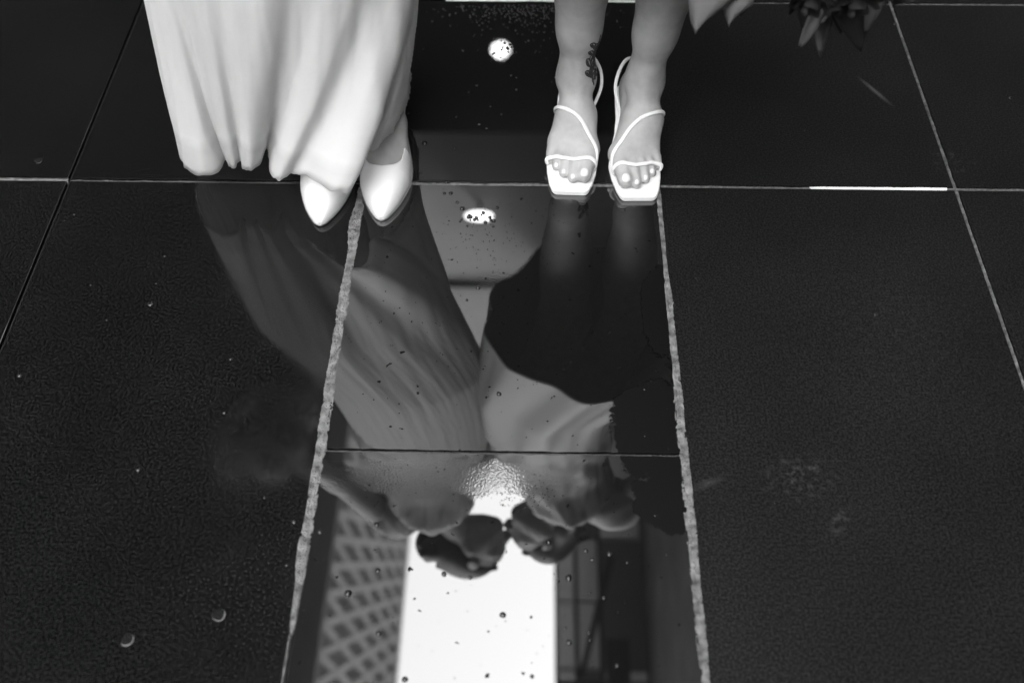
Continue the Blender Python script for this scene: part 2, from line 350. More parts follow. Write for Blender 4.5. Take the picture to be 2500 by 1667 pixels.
joint('joint', (.75, 1.9, 0), (.75, .25, 0), [(0, .009), (1, .009)], [(0, -.0002), (1, 0)], M['grout_grey'], 14, 400, 7, .25, lump=.5)
joint('joint', (-.75, 1.9, 0), (-.75, .25, 0), [(0, .006), (1, .006)], [(0, -.003), (1, -.003)], M['grout_dark'], 15, 300, 5, .2)
joint('joint', (-1.3, Y0, 0), (-.752, Y0, 0), [(0, .016), (1, .014)], [(0, .0008), (1, .0006)], M['grout_grey'], 16, 160, 7, .15)
joint('joint', (-.748, Y0, 0), (-.254, Y0, 0), [(0, .008), (1, .011)], [(0, -.001), (1, -.0003)], M['grout_dark'], 17, 200, 7, .4, lump=.6)
joint('joint', (-.246, Y0, 0), (.246, Y0, 0), [(0, .012), (1, .013)], [(0, 0), (1, .0006)], M['grout_grey'], 18, 260, 9, .4, lump=.8)
joint('joint', (.254, Y0, 0), (.52, Y0, 0), [(0, .012), (1, .006)], [(0, .0003), (1, -.001)], M['grout_grey'], 19, 120, 7, .3)
joint('joint', (.505, Y0, 0), (.735, Y0, 0), [(0, .003), (.08, .009), (.9, .010), (1, .006)], [(0, .001), (1, .0014)], M['joint_glint'], 20, 160, 7, .18)  # white strip paints the bright sky glint of the wet joint
joint('joint', (.737, Y0, 0), (1.3, Y0, 0), [(0, .007), (1, .009)], [(0, .0004), (1, .0004)], M['grout_grey'], 21, 160, 7, .25)
joint('joint', (-.245, Y0-WY, 0), (.245, Y0-WY, 0), [(0, .007), (1, .007)], [(0, -.001), (1, 0)], M['grout_dark'], 22, 200, 5, .25)
joint('joint', (-.14, Y0+WY, 0), (.245, Y0+WY, 0), [(0, .004), (.1, .011), (1, .012)], [(0, .001), (1, .0014)], M['joint_glint'], 23, 120, 7, .08)  # bright water line of the far joint, put in as white colour
joint('joint', (.254, Y0+WY, 0), (1.3, Y0+WY, 0), [(0, .007), (1, .008)], [(0, -.001), (1, -.0005)], M['grout_grey'], 24, 160, 5, .2)
joint('joint', (-.25, 1.9, 0), (-.25, Y0+.01, 0), [(0, .006), (1, .006)], [(0, -.003), (1, -.003)], M['grout_dark'], 25, 120, 5, .2)
joint('joint', (.25, 1.9, 0), (.25, Y0+.01, 0), [(0, .006), (1, .006)], [(0, -.003), (1, -.003)], M['grout_dark'], 26, 120, 5, .2)

# ------------------------------------------------------------------ the passage: buildings overhead, seen in the water
# left: dark cladding below, a tall screen of diamond lattice above
XL, ZL, ZB, LY = -2.36, 18.0, 10.3, 2.6
lb = empty('building', (XL, 4, 0), 'tall left building with grey diamond lattice over its dark upper wall', 'building')
box('wall', (XL-6, XL, LY, 18, -.01, ZB), M['clad'], lb)
box('upper_wall', (XL-6, XL-.0125, LY, 18, ZB+.002, ZL-.25), M['lattice_back'], lb)
box('coping', (XL-6, XL+.004, LY, 18, ZL-.248, ZL), M['frame'], lb)
box('sill', (XL-.0124, XL+.006, LY, 18, ZB+.002, ZB+.16), M['backing'], lb)
PY, S1, S2 = .37, .190, .478                       # spacing along the wall and the slopes of the two sets of bars
def bar(y_at_bottom, slope, xoff):
    z0, z1 = ZB+.165, ZL-.253; L = (z1-z0)*slope; h = .062
    V = []
    for x in (XL-.0123+xoff, XL-.0065+xoff):
        V += [(x, y_at_bottom-h, z0), (x, y_at_bottom+h, z0), (x, y_at_bottom+L+h, z1), (x, y_at_bottom+L-h, z1)]
    F = [(0, 1, 2, 3), (7, 6, 5, 4), (0, 4, 5, 1), (1, 5, 6, 2), (2, 6, 7, 3), (3, 7, 4, 0)]
    link('lattice_bar', mesh('lattice_bar', V, F), M['bars'], lb, False)
k = 0
y = LY+.2-(ZL-ZB)*S2
while y < 17.6:
    if y > LY+.1 and y+(ZL-ZB)*S1 < 17.8: bar(y, S1, 0)
    if y > LY+.1 and y+(ZL-ZB)*S2 < 17.8: bar(y, S2, .0062)
    y += PY
# right: lower building with projecting upper floor, its boarded underside seen from below
XR, XE, ZR, RY, CY = 1.42, .385, 10.0, -9.0, 2.4
rb = empty('building', (XR, 4, 0), 'right building with a frosted canopy on dark beams high above', 'building')
box('wall', (XR, XR+6, RY, 18, -.01, ZR+1.2), M['clad_grey'], rb)  # wall carried on unseen behind the camera to block light from the right
def frosted(name, c):
    m = mat(name, .25, .9, 1.1); add_translucent(m, .92, c); return m
FR = [frosted('frosted panel', .30), frosted('grimy frosted panel', .24), frosted('dark frosted panel', .10)]
y = CY; i = 0
while y < 17.9:
    for k, (xa, xb) in enumerate(((XE+.01, .632), (.634, .912), (.914, XR-.001))):
        q = (i*7+k*5+(i*i) % 3) % 6
        box('canopy_panel', (xa, xb, y, y+.83, ZR+.02+.010*(i % 2), ZR+.027+.010*(i % 2)), FR[0] if (k == 2 and q != 1) or q == 0 else FR[2] if q in (1, 4) else FR[1], rb)
    y += .8; i += 1
for xx, ww, zz in ((XE, .035, .10), (.61, .045, .08), (.89, .045, .08)):
    box('beam', (xx, xx+ww, CY, 18, ZR-zz, ZR+.018), M['beam'], rb)
for yy in (2.5, 3.8, 6.2, 8.6, 11.0): box('cross_beam', (XE+.037, XR-.003, yy-.03, yy+.03, ZR-.16, ZR-.102), M['beam'], rb)
for y0, y1, x0, x1 in ((3.85, 5.3, .66, 1.02), (6.25, 7.9, .62, .80)):
    V = [(x0-.03, y0, ZR-.19), (x0+.03, y0, ZR-.19), (x1+.08, y1, ZR-.19), (x1-.02, y1, ZR-.19)]; V += [(a, b_, c+.025) for a, b_, c in V]
    link('brace', mesh('brace', V, [(0, 3, 2, 1), (4, 5, 6, 7), (0, 1, 5, 4), (1, 2, 6, 5), (2, 3, 7, 6), (3, 0, 4, 7)]), M['beam'], rb, False)
box('access_panel', (.96, 1.22, 3.0, 4.35, ZR-.05, ZR+.018), M['beam'], rb)
# far end of the passage: pale upper wall with cornice and two lit lamps, dark ground floor
eb = empty('building', (-.5, 10, 0), 'stuccoed building closing the far end of the passage', 'building')
YE = 10.0
box('ground_floor', (XL+.004, XR-.004, YE, YE+6, -.01, 7.45), M['clad'], eb)
box('wall', (XL+.004, XR-.004, YE-.01, YE+6, 7.452, 10.35), M['plaster'], eb)
box('cornice', (XL+.004, XR-.004, YE-.12, YE+6, 10.352, 10.46), M['beam'], eb)
box('upper_wall', (XL+.004, XR-.004, YE-.012, YE+6, 10.462, 13.6), M['plaster2'], eb)
box('coping', (XL+.004, XR-.004, YE-.08, YE+6, 13.602, 13.75), M['plaster'], eb)
for x0 in (-2.1, .55):
    wn = box('window', (x0, x0+.7, YE-.05, YE-.0145, 11.6, 13.0), M['frame'], eb)
    box('pane', (x0+.06, x0+.64, YE-.056, YE-.0505, 11.66, 12.94), M['glass'], wn)
dr = box('door', (-1.3, .2, YE-.06, YE-.002, 0, 2.6), M['frame'], eb)
box('handle', (-.6, -.56, YE-.12, YE-.061, .9, 1.3), M['bars'], dr)
def lathe(name, prof, c, seg=24, sx=1, sy=1):
    V, F = [], []
    for r, z in prof:
        for k in range(seg):
            a = 2*math.pi*k/seg; V.append((c[0]+r*math.cos(a)*sx, c[1]+r*math.sin(a)*sy, c[2]+z))
    for i in range(len(prof)-1):
        for k in range(seg): F.append((i*seg+k, i*seg+(k+1) % seg, (i+1)*seg+(k+1) % seg, (i+1)*seg+k))
    F.append(tuple(range(seg-1, -1, -1))); F.append(tuple((len(prof)-1)*seg+k for k in range(seg)))
    return mesh(name, V, F)
def lamp(x, z, rx, rz, label, m, sy=1):
    t = empty('wall_lamp', (x, YE-.35, z), label, 'lamp')
    link('bowl', lathe('bowl', [(rx*math.sin(a), -rz*math.cos(a)) for a in np.linspace(.12, math.pi-.12, 12)], (x, YE-.35, z), 24, 1, sy), m, t)
    link('cap', lathe('cap', [(.05, 0), (rx*.5, .01), (rx*.4, .05), (.03, .08)], (x, YE-.35, z+rz*.98)), M['frame'], t)
    box('arm', (x-.02, x+.02, YE-.35, YE-.013, z+rz+.03, z+rz+.07), M['frame'], t)
lamp(-.645, 8.60, .19, .05, 'wide bowl lamp lit on the stucco wall', M['lamp'], .42)
lamp(-.32, 5.93, .105, .085, 'round lamp lit over the dark ground floor', M['lamp2'])
# behind the camera: unseen blocks added to shape the light, as tall as the shade needs
nb = empty('building', (0, -12, 0), 'unseen building added behind the camera to block low sky light', 'building')
box('wall', (-14, 14, -18, -12, -.01, 10.5), M['plaster2'], nb)
for i in range(7):
    for j in range(2):
        wn = box('window', (-12+i*3.6, -10.8+i*3.6, -12.0+.001, -11.95, 1.2+j*3.4, 3.2+j*3.4), M['glass'], nb)
sb = empty('building', (-8, -4, 0), 'unseen dark building added behind the camera to hold back light from the left', 'building')
box('wall', (-14, -6.5, -11.9, 2.5, -.01, 6.2), M['backing'], sb)
for j in range(3):
    for i in range(3) if j < 1 else (): box('window', (-6.499, -6.45, -10+i*3.8, -8.6+i*3.8, 1.2+j*2.9, 3.0+j*2.9), M['glass'], sb)

# ------------------------------------------------------------------ bodies: smooth union of tapered limbs, polygonised on a graded grid
class Body:
    def __init__(s): s.P = []
    def cone(s, a, b, r1, r2=None, k=.012): s.P.append(('c', np.array(a, float), np.array(b, float), r1, r1 if r2 is None else r2, k))
    def chain(s, pts, rad, k=.012):
        for i in range(len(pts)-1): s.cone(pts[i], pts[i+1], rad[i], rad[i+1], k)
    def ell(s, c, r, axes=None, k=.02): s.P.append(('e', np.array(c, float), np.array(r, float), np.eye(3) if axes is None else np.array(axes, float), 0, k))
    def cut(s, c, r, k=.006): s.P.append(('x', np.array(c, float), r, None, 0, k))
    def build(s, name, X, Y, Z, sm=1):
        f = np.full((len(X), len(Y), len(Z)), .08, np.float32)
        for kind, a, b, c, d, k in s.P:
            if kind == 'c': lo = np.minimum(a-c, b-d); hi = np.maximum(a+c, b+d)
            elif kind == 'e': m = b.max(); lo = a-m; hi = a+m
            else: lo = a-b; hi = a+b
            pad = k+.012; sl = []
            for ax, g in enumerate((X, Y, Z)):
                i0 = max(np.searchsorted(g, lo[ax]-pad)-1, 0); i1 = min(np.searchsorted(g, hi[ax]+pad)+1, len(g)); sl.append(slice(i0, max(i1, i0)))
            if any(q.stop <= q.start for q in sl): continue
            x = X[sl[0]][:, None, None].astype(np.float32); y = Y[sl[1]][None, :, None].astype(np.float32); z = Z[sl[2]][None, None, :].astype(np.float32)
            if kind == 'c':
                ab = b-a; L = max(ab@ab, 1e-9)
                t = np.clip(((x-a[0])*ab[0]+(y-a[1])*ab[1]+(z-a[2])*ab[2])/L, 0, 1)
                D = np.sqrt((x-a[0]-t*ab[0])**2+(y-a[1]-t*ab[1])**2+(z-a[2]-t*ab[2])**2)-(c+(d-c)*t)
            elif kind == 'e':
                dx, dy_, dz_ = x-a[0], y-a[1], z-a[2]
                q = [(dx*c[i][0]+dy_*c[i][1]+dz_*c[i][2]) for i in range(3)]
                k0 = np.sqrt(sum((q[i]/b[i])**2 for i in range(3))); k1 = np.sqrt(sum((q[i]/b[i]**2)**2 for i in range(3)))+1e-6
                D = k0*(k0-1)/k1
            else:
                D = -(np.sqrt((x-a[0])**2+(y-a[1])**2+(z-a[2])**2)-b)
            F0 = f[tuple(sl)]
            if kind == 'x':
                h = np.maximum(k-np.abs(F0-D), 0)/k; f[tuple(sl)] = np.maximum(F0, D)+h*h*k*.25
            else:
                h = np.maximum(k-np.abs(F0-D), 0)/k; f[tuple(sl)] = np.minimum(F0, D)-h*h*k*.25
        ins = f < 0
        c8 = [(i, j, l) for i in (0, 1) for j in (0, 1) for l in (0, 1)]
        cnt = np.zeros(tuple(n-1 for n in f.shape), np.int8)
        for i, j, l in c8: cnt += ins[i:ins.shape[0]-1+i, j:ins.shape[1]-1+j, l:ins.shape[2]-1+l]
        act = np.argwhere((cnt > 0) & (cnt < 8)); idx = np.full(cnt.shape, -1, np.int32); idx[tuple(act.T)] = np.arange(len(act))
        acc = np.zeros((len(act), 3)); num = np.zeros(len(act)); G = (X, Y, Z)
        val = {q: f[act[:, 0]+q[0], act[:, 1]+q[1], act[:, 2]+q[2]] for q in c8}
        pos = lambda q: np.stack([G[ax][act[:, ax]+q[ax]] for ax in range(3)], 1)
        for q in c8:
            for ax in range(3):
                if q[ax]: continue
                r = list(q); r[ax] = 1; r = tuple(r); va, vb = val[q], val[r]; s_ = (va < 0) != (vb < 0)
                t = np.where(s_, va/np.where(va == vb, 1, va-vb), 0)[:, None]
                acc += np.where(s_[:, None], pos(q)*(1-t)+pos(r)*t, 0); num += s_
        V = acc/num[:, None]; quads = []
        for ax in range(3):
            a_, b_ = [(1, 2), (2, 0), (0, 1)][ax]
            s0 = [slice(None)]*3; s1 = [slice(None)]*3; s0[ax] = slice(0, -1); s1[ax] = slice(1, None)
            e = np.argwhere(ins[tuple(s0)] != ins[tuple(s1)])
            e = e[(e[:, a_] > 0) & (e[:, b_] > 0) & (e[:, a_] < cnt.shape[a_]) & (e[:, b_] < cnt.shape[b_])]
            fl = ins[tuple(e.T)]
            def gi(da, db):
                q = e.copy(); q[:, a_] -= da; q[:, b_] -= db; return idx[tuple(q.T)]
            Q = np.stack([gi(1, 1), gi(0, 1), gi(0, 0), gi(1, 0)], 1)
            Q[~fl] = Q[~fl][:, ::-1]; quads.append(Q)
        Q = np.concatenate(quads); Q = Q[(Q >= 0).all(1)]
        for _ in range(sm):                       # a little relaxation removes grid stepping
            S = np.zeros_like(V); n = np.zeros(len(V))
            for i in range(4):
                for j in (1, 3):
                    np.add.at(S, Q[:, i], V[Q[:, (i+j) % 4]]); np.add.at(n, Q[:, i], 1)
            V = V*.5+.5*S/np.maximum(n, 1)[:, None]
        me = bpy.data.meshes.new(name); me.vertices.add(len(V)); me.vertices.foreach_set('co', V.ravel().astype(np.float32))
        me.loops.add(len(Q)*4); me.loops.foreach_set('vertex_index', Q.ravel().astype(np.int32))
        me.polygons.add(len(Q)); me.polygons.foreach_set('loop_start', np.arange(0, len(Q)*4, 4, dtype=np.int32)); me.polygons.foreach_set('loop_total', np.full(len(Q), 4, np.int32))
        me.update(calc_edges=True); me.validate()
        return me

def graded(a, b, fine, coarse, f0, f1):
    L = []; x = a
    while x < b: L.append(x); x += fine if f0 <= x <= f1 else coarse
    L.append(x); return np.array(L)

V3 = lambda *a: np.array(a, float)
TOES = [  # (mtp s,f,z,r), (mid), (tip)
    [(.026, .000, .031, .0165), (.0240, .032, .0275, .0138), (.0205, .0575, .0250, .0126)],
    [(.009, .003, .031, .0112), (.0045, .036, .0285, .0086), (.0015, .0610, .0205, .0082)],
    [(-.005, -.003, .030, .0108), (-.0105, .028, .0265, .0082), (-.0140, .0490, .0200, .0078)],
    [(-.018, -.011, .029, .0104), (-.0240, .015, .0245, .0076), (-.0265, .0330, .0190, .0073)],
    [(-.029, -.021, .028, .0108), (-.0355, .000, .0235, .0080), (-.0380, .0150, .0190, .0077)]]
def foot_frame(ball, heading, med):
    """ball: ground point under the ball of the foot; med: +1 if the big toe side is +x"""
    f = V3(math.sin(heading), -math.cos(heading), 0); s = V3(math.cos(heading), math.sin(heading), 0)*med
    return lambda a, b_, c: V3(ball[0], ball[1], 0)+s*a+f*b_+V3(0, 0, c)
def foot(B, ball, heading, med, ankle, toes=True, slim=1.0):
    T = foot_frame(ball, heading, med)
    if toes:
        for tt in TOES: B.chain([T(*q[:3]) for q in tt], [q[3] for q in tt], .006)
    else: B.cone(T(.0, 0, .026), T(0, .045, .022), .024, .014, .01)
    mid = V3(*ankle)+V3(*(T(.004, -.052, .058)-T(0, -.095, .098)))
    for q in (TOES[0][0], TOES[1][0], TOES[2][0], TOES[3][0], TOES[4][0]):
        B.cone(T(*q[:3]), mid+(T(q[0]*.45, 0, -.004)-T(0, 0, 0)), q[3]*1.02, .0215*slim, .016)
    B.cone(mid, V3(*ankle)+V3(0, 0, .012), .0240*slim, .0243*slim, .022)
    if toes:
        for q in TOES[:4]: B.cone(T(q[0][0], q[0][1]-.004, q[0][2]+q[0][3]*.78), mid+(T(q[0][0]*.35, 0, .0215)-T(0, 0, 0)), .0034, .0044, .006)
        B.cone(mid+V3(0, 0, .021), V3(*ankle)+V3(0, -.021, .035), .0055, .006, .010)
    heel = T(0, -.135, .052)
    heel[0] += (ankle[0]-heel[0])*.45
    B.ell(heel+V3(0, 0, .012), (.0195, .027, .034), k=.024)
    B.cone(T(-.012, -.04, .030), heel, .016, .022, .02); B.cone(T(.010, -.03, .034), heel, .014, .020, .02)
    B.cone(heel+V3(0, 0, .02), V3(*ankle)+V3(0, .022, .05), .021, .0125, .02)            # achilles
    ao = V3(ankle[0], ankle[1], 0)-T(0, -.098, 0)
    B.ell(T(.0175, -.094, .106)+ao, (.009, .012, .014), k=.018); B.ell(T(-.0185, -.102, .094)+ao, (.009, .012, .014), k=.018)
    return T
def leg(B, ankle, knee, hip, r=1.0):
    a, k_, h = V3(*ankle), V3(*knee), V3(*hip)
    sh = a+(k_-a)*.24; cf = a+(k_-a)*.62
    B.chain([a+V3(0, 0, .01), sh, k_], [.0262*r, .0305*r, .047*r], .03)
    B.ell(cf+V3(0, .016, 0), (.046*r, .050*r, .13), k=.05)
    B.cone(k_, h, .050*r, .078*r, .04)
def arm(B, sh, el, wr, r=1.0):
    B.chain([sh, el, wr], [.043*r, .034*r, .024*r], .03)
def hand(B, wr, d, n, side, curl=.9):
    """d: direction of the fingers, n: palm normal the fingers curl towards, side: +1/-1 where the thumb leaves"""
    d = V3(*d)/np.linalg.norm(d); n = V3(*n); n = n-d*(n@d); n /= np.linalg.norm(n); s = np.cross(d, n)*side; wr = V3(*wr)
    B.cone(wr, wr+d*.03, .023, .026, .015)
    B.ell(wr+d*.05, (.042, .040, .014), [d, s, n], .012)
    for i, (o, L) in enumerate(((.028, .072), (.010, .080), (-.009, .074), (-.026, .058))):
        p = wr+d*.085+s*o; v = d.copy(); q = p
        for j, fr in enumerate((.45, .32, .23)):
            a = curl*(.6+.35*j); v2 = d*math.cos(a*(j+1)*.55)+n*math.sin(a*(j+1)*.55); q2 = q+v2*L*fr
            B.cone(q, q2, .0092-.0006*j, .0086-.0006*j, .004); q = q2
    t0 = wr+d*.028+s*.026; t1 = t0+d*.03+s*.026+n*.012; t2 = t1+d*.026+s*.002+n*.016
    B.chain([t0, t1, t2], [.0125, .0105, .009], .008)
def head(B, c, fwd, upv):
    f = V3(*fwd)/np.linalg.norm(fwd); u = V3(*upv); u = u-f*(u@f); u /= np.linalg.norm(u); s = np.cross(f, u); c = V3(*c); A = [s, f, u]
    P = lambda a, b_, d_: c+s*a+f*b_+u*d_
    B.ell(P(0, -.012, .028), (.073, .092, .082), A, .02)
    B.ell(P(0, .026, -.030), (.058, .060, .078), A, .03)
    B.cone(P(.045, -.005, -.058), P(.012, .066, -.092), .020, .017, .03); B.cone(P(-.045, -.005, -.058), P(-.012, .066, -.092), .020, .017, .03)
    B.ell(P(0, .076, -.094), (.017, .014, .014), A, .015)                        # chin
    B.cone(P(0, .084, .012), P(0, .104, -.030), .008, .011, .012)                # nose
    for q in (-1, 1):
        B.ell(P(q*.012, .096, -.034), (.008, .009, .007), A, .006)
        B.ell(P(q*.033, .070, .004), (.018, .012, .011), A, .010)                # closed lids
        B.cone(P(q*.014, .082, .026), P(q*.048, .064, .026), .006, .005, .012)   # brow
        B.ell(P(q*.046, .052, -.028), (.018, .018, .016), A, .02)                # cheek
        B.ell(P(q*.074, -.010, -.012), (.007, .018, .029), A, .006)              # ear
    B.cone(P(-.016, .084, -.058), P(.016, .084, -.058), .007, .007, .005); B.cone(P(-.013, .083, -.068), P(.013, .083, -.068), .0075, .0075, .005)
    return P

# ---- woman on the right: knee-length dress, strappy sandals
pB = empty('person', (.16, 1.36, 0), 'person in a pale knee-length dress and white strappy square-toed sandals', 'person')
BR = (.106, 1.312); BL = (.2115, 1.300); HEADR, HEADL = R(-2), R(1.5)
aR, aL = (.110, 1.408, .100), (.226, 1.398, .100)
B = Body()
TR = foot(B, BR, HEADR, 1, aR); TL = foot(B, BL, HEADL, -1, aL)
leg(B, aR, (.112, 1.392, .53), (.035, 1.40, .94)); leg(B, aL, (.255, 1.385, .53), (.160, 1.40, .94))
B.ell((.088, 1.41, .98), (.140, .105, .11), k=.05); B.ell((.105, 1.415, 1.10), (.115, .088, .12), k=.06); B.ell((.150, 1.42, 1.24), (.108, .112, .13), k=.05)
for q in ((.105, 1.375), (.155, 1.345)): B.ell((q[0], q[1], 1.24), (.042, .042, .05), k=.03)
B.cone((.085, 1.495, 1.355), (.235, 1.375, 1.355), .046, .046, .05)
B.cone((.150, 1.42, 1.39), (.100, 1.415, 1.50), .05, .043, .03)
PB = head(B, (.080, 1.415, 1.555), (-1, -.12, -.04), (.08, 0, 1))
arm(B, (.262, 1.37, 1.345), (.415, 1.375, 1.12), (.430, 1.27, .905)); hand(B, (.430, 1.27, .905), (.05, -.45, -.8), (-.6, -.7, .3), 1, 1.7)
arm(B, (.065, 1.505, 1.345), (-.070, 1.575, 1.20), (-.215, 1.545, 1.24)); hand(B, (-.215, 1.545, 1.24), (-.9, -.1, .35), (-.1, -1, 0), 1, .35)
gx = np.concatenate([graded(-.36, .05, .005, .006, 9, 9)[:-1], graded(.05, .275, .0021, .0021, 9, 9)[:-1], graded(.275, .56, .005, .005, 9, 9)])
gy = np.concatenate([graded(1.10, 1.225, .005, .005, 9, 9)[:-1], graded(1.225, 1.475, .0021, .0021, 9, 9)[:-1], graded(1.475, 1.66, .005, .005, 9, 9)])
gz = np.concatenate([graded(-.004, .13, .0021, .0021, 9, 9)[:-1], graded(.13, 1.73, .005, .005, 9, 9)])
bodyB = link('body', B.build('body', gx, gy, gz, 2), M['skin'], pB)
def bvh(o):
    me = o.data; n = len(me.vertices); co = np.empty(n*3, np.float32); me.vertices.foreach_get('co', co)
    q = np.empty(len(me.loops), np.int32); me.loops.foreach_get('vertex_index', q)
    return BVHTree.FromPolygons([Vector(c) for c in co.reshape(-1, 3)], q.reshape(-1, 4).tolist())
treeB = bvh(bodyB)
def snap(tree, pts, off):
    P, N = [], []
    for p in pts:
        l, n, i, d = tree.find_nearest(Vector(p)); P.append(l+n*off); N.append(n)
    for _ in range(2):                                        # straps bridge the gaps between toes
        P = [P[0]]+[(P[i-1]+P[i]*2+P[i+1])/4 for i in range(1, len(P)-1)]+[P[-1]]
    return P, N
def strap(name, tree, ctrl, r, parent, m, n=40, flat=.55, off=None):
    P, N = snap(tree, catmull(ctrl, n), r*.5 if off is None else off)
    return link(name, tube_mesh(name, P, r, 10, flat, N), m, parent)
def sandal(T, med, ank):
    sh = empty('sandal', (0, 0, 0)); sh.parent = pB
    sh.location = tuple(Vector(T(0, 0, 0))-pB.location)
    o = Vector(T(0, 0, 0))
    # sole: square toe, follows the arch up to the heel
    st = [  # f, half width medial, half width lateral, top z
        (.0825, .0215, .0245, .0105), (.0810, .0262, .0290, .0108), (.0765, .0295, .0325, .0110), (.062, .0350, .0375, .0112), (.035, .0410, .0418, .0115), (.005, .0440, .0440, .0115), (-.03, .039, .041, .0150),
        (-.06, .031, .034, .0245), (-.09, .027, .030, .0350), (-.12, .027, .029, .0440), (-.15, .025, .026, .0475), (-.163, .017, .018, .0480)]
    V, F = [], []
    for f_, a, b_, z in st:
        zb = max(z-.0095, .0008) if f_ > -.02 else z-.008
        for s_, zz in ((a*.94, z), (a, z-.002), (a, zb+.0015), (a*.96, zb), (-b_*.96, zb), (-b_, zb+.0015), (-b_, z-.002), (-b_*.94, z)): V.append(T(s_, f_, zz))
    n = 8
    for i in range(len(st)-1):
        for k in range(n):
            F.append((i*n+k, i*n+(k+1) % n, (i+1)*n+(k+1) % n, (i+1)*n+k))
    F.append(tuple(range(n))); F.append(tuple((len(st)-1)*n+k for k in range(n-1, -1, -1)))
    me = mesh('sole', V, F); bm = bmesh.new(); bm.from_mesh(me); bmesh.ops.recalc_face_normals(bm, faces=bm.faces); bm.to_mesh(me); bm.free()
    so = link('sole', me, M['leather'], sh, False)
    md = so.modifiers.new('round', 'BEVEL'); md.width = .0012; md.segments = 2
    # flared block heel
    V = []
    for z, g in ((.0015, .9), (.02, .82), (.0385, 1.0)):
        for s_, f_ in ((.021, -.125), (.024, -.140), (.017, -.160), (-.017, -.160), (-.024, -.140), (-.021, -.125)): V.append(T(s_*g, -.143+(f_+.143)*g, z+( -.004 if z > .03 and f_ > -.13 else 0)))
    F = []
    for r in range(2):
        for k in range(6): F.append((r*6+k, r*6+(k+1) % 6, (r+1)*6+(k+1) % 6, (r+1)*6+k))
    F += [tuple(range(5, -1, -1)), tuple(12+k for k in range(6))]
    me = mesh('heel', V, F); bm = bmesh.new(); bm.from_mesh(me); bmesh.ops.recalc_face_normals(bm, faces=bm.faces); bm.to_mesh(me); bm.free()
    link('heel', me, M['leather'], sh, False)
    # toe strap, diagonal strap over the instep to the outer ankle, slingback round the heel
    ao = Vector(ank)-Vector(T(0, -.098, .1)); ao.z = 0
    U = lambda a, b_, c, w_=1.0: tuple(Vector(T(a, b_, c))+ao*w_)
    strap('toe_strap', treeB, [T(.0420, .034, .012), T(.043, .035, .028), T(.030, .037, .055), T(.006, .0375, .055), T(-.014, .034, .050), T(-.032, .027, .042), T(-.046, .024, .028), T(-.0430, .025, .012)], .0037, sh, M['leather'])
    strap('instep_strap', treeB, [T(.0425, .030, .012), T(.046, .024, .030), T(.038, .008, .058), T(.012, -.014, .085), U(-.014, -.034, .088, .4), U(-.038, -.053, .078, .6), U(-.050, -.072, .058, .8), U(-.044, -.084, .040, .8), U(-.032, -.090, .030, .6)], .0034, sh, M['leather'], 50)
    lp = catmull([U(-.034, -.146, .064), U(-.018, -.168, .074), U(.006, -.176, .092), U(.026, -.160, .103), U(.041, -.132, .098), U(.045, -.112, .080, .9), U(.038, -.098, .058, .8), U(.028, -.092, .036, .6)], 44)
    link('slingback', tube_mesh('slingback', lp, .0030, 10, .8), M['leather'], sh)
    return sh
sandal(TR, 1, aR); sandal(TL, -1, aL)
# toenails
for T in (TR, TL):
    for i, tt in enumerate(TOES):
        q = tt[2]; r = q[3]; big = i == 0
        c = T(q[0], q[1]+r*.35, q[2]+r*.72)
        l, n, _, _ = treeB.find_nearest(Vector(c)); n = n.normalized()
        f = Vector(T(0, 1, 0)-T(0, 0, 0)); f = (f-n*f.dot(n)).normalized(); s = f.cross(n)
        a, b_ = (.0062, .0072) if big else (.0036, .0042)
        l = l+n*.0007; V = [l+n*.0011]; F = []
        for ring, hgt in ((.6, .0010), (1.0, .0004), (1.06, -.0006)):
            for k in range(14):
                t = 2*math.pi*k/14; ex = lambda v: math.copysign(abs(v)**.7, v)
                V.append(l+s*a*ring*ex(math.cos(t))+f*b_*ring*ex(math.sin(t))+n*(hgt-(.0008 if abs(math.cos(t)) > .6 else 0)))
        for k in range(14): F.append((0, 1+k, 1+(k+1) % 14))
        for r_ in range(2):
            for k in range(14): F.append((1+r_*14+k, 1+(r_+1)*14+k, 1+(r_+1)*14+(k+1) % 14, 1+r_*14+(k+1) % 14))
        link('toenail', mesh('toenail', V, F), M['nail'], bodyB)
# floral line tattoo on the inner right ankle
V, F = [], []
def stroke(ctrl, r=.0009):
    P, N = snap(treeB, catmull(ctrl, 16), .0002)
    m_ = tube_mesh('t', P, r, 5, .35, N); b0 = len(V)
    V.extend([v.co.copy() for v in m_.vertices]); F.extend([tuple(b0+i for i in p.vertices) for p in m_.polygons]); bpy.data.meshes.remove(m_)
tx, ty = .158, 1.392
def tp(a, z): return (.112+.042*math.cos(a), 1.404-.042*math.sin(a), z)
for k in range(8):
    z = .116+k*.0095; sgn = 1 if k % 2 else -1
    stroke([tp(.72, z), tp(.72+.30*sgn, z+.007), tp(.72+.40*sgn, z+.016), tp(.72+.14*sgn, z+.014), tp(.72, z+.003)], .0014)
    stroke([tp(.72+.04*sgn, z), tp(.72+.32*sgn, z+.013)], .0018)
    stroke([tp(.48, z), tp(.34, z+.009), tp(.2, z+.002)], .0026)
stroke([tp(.60, .108), tp(.75, .14), tp(.62, .17), tp(.50, .205)], .0019)
for k in range(6):
    a0 = .55+.18*(k % 2); z = .125+.012*k
    stroke([tp(a0+.14*math.cos(t), z+.007*math.sin(t)) for t in np.linspace(0, 6.3, 8)], .0013)
link('tattoo', mesh('tattoo', V, F), M['ink'], bodyB)
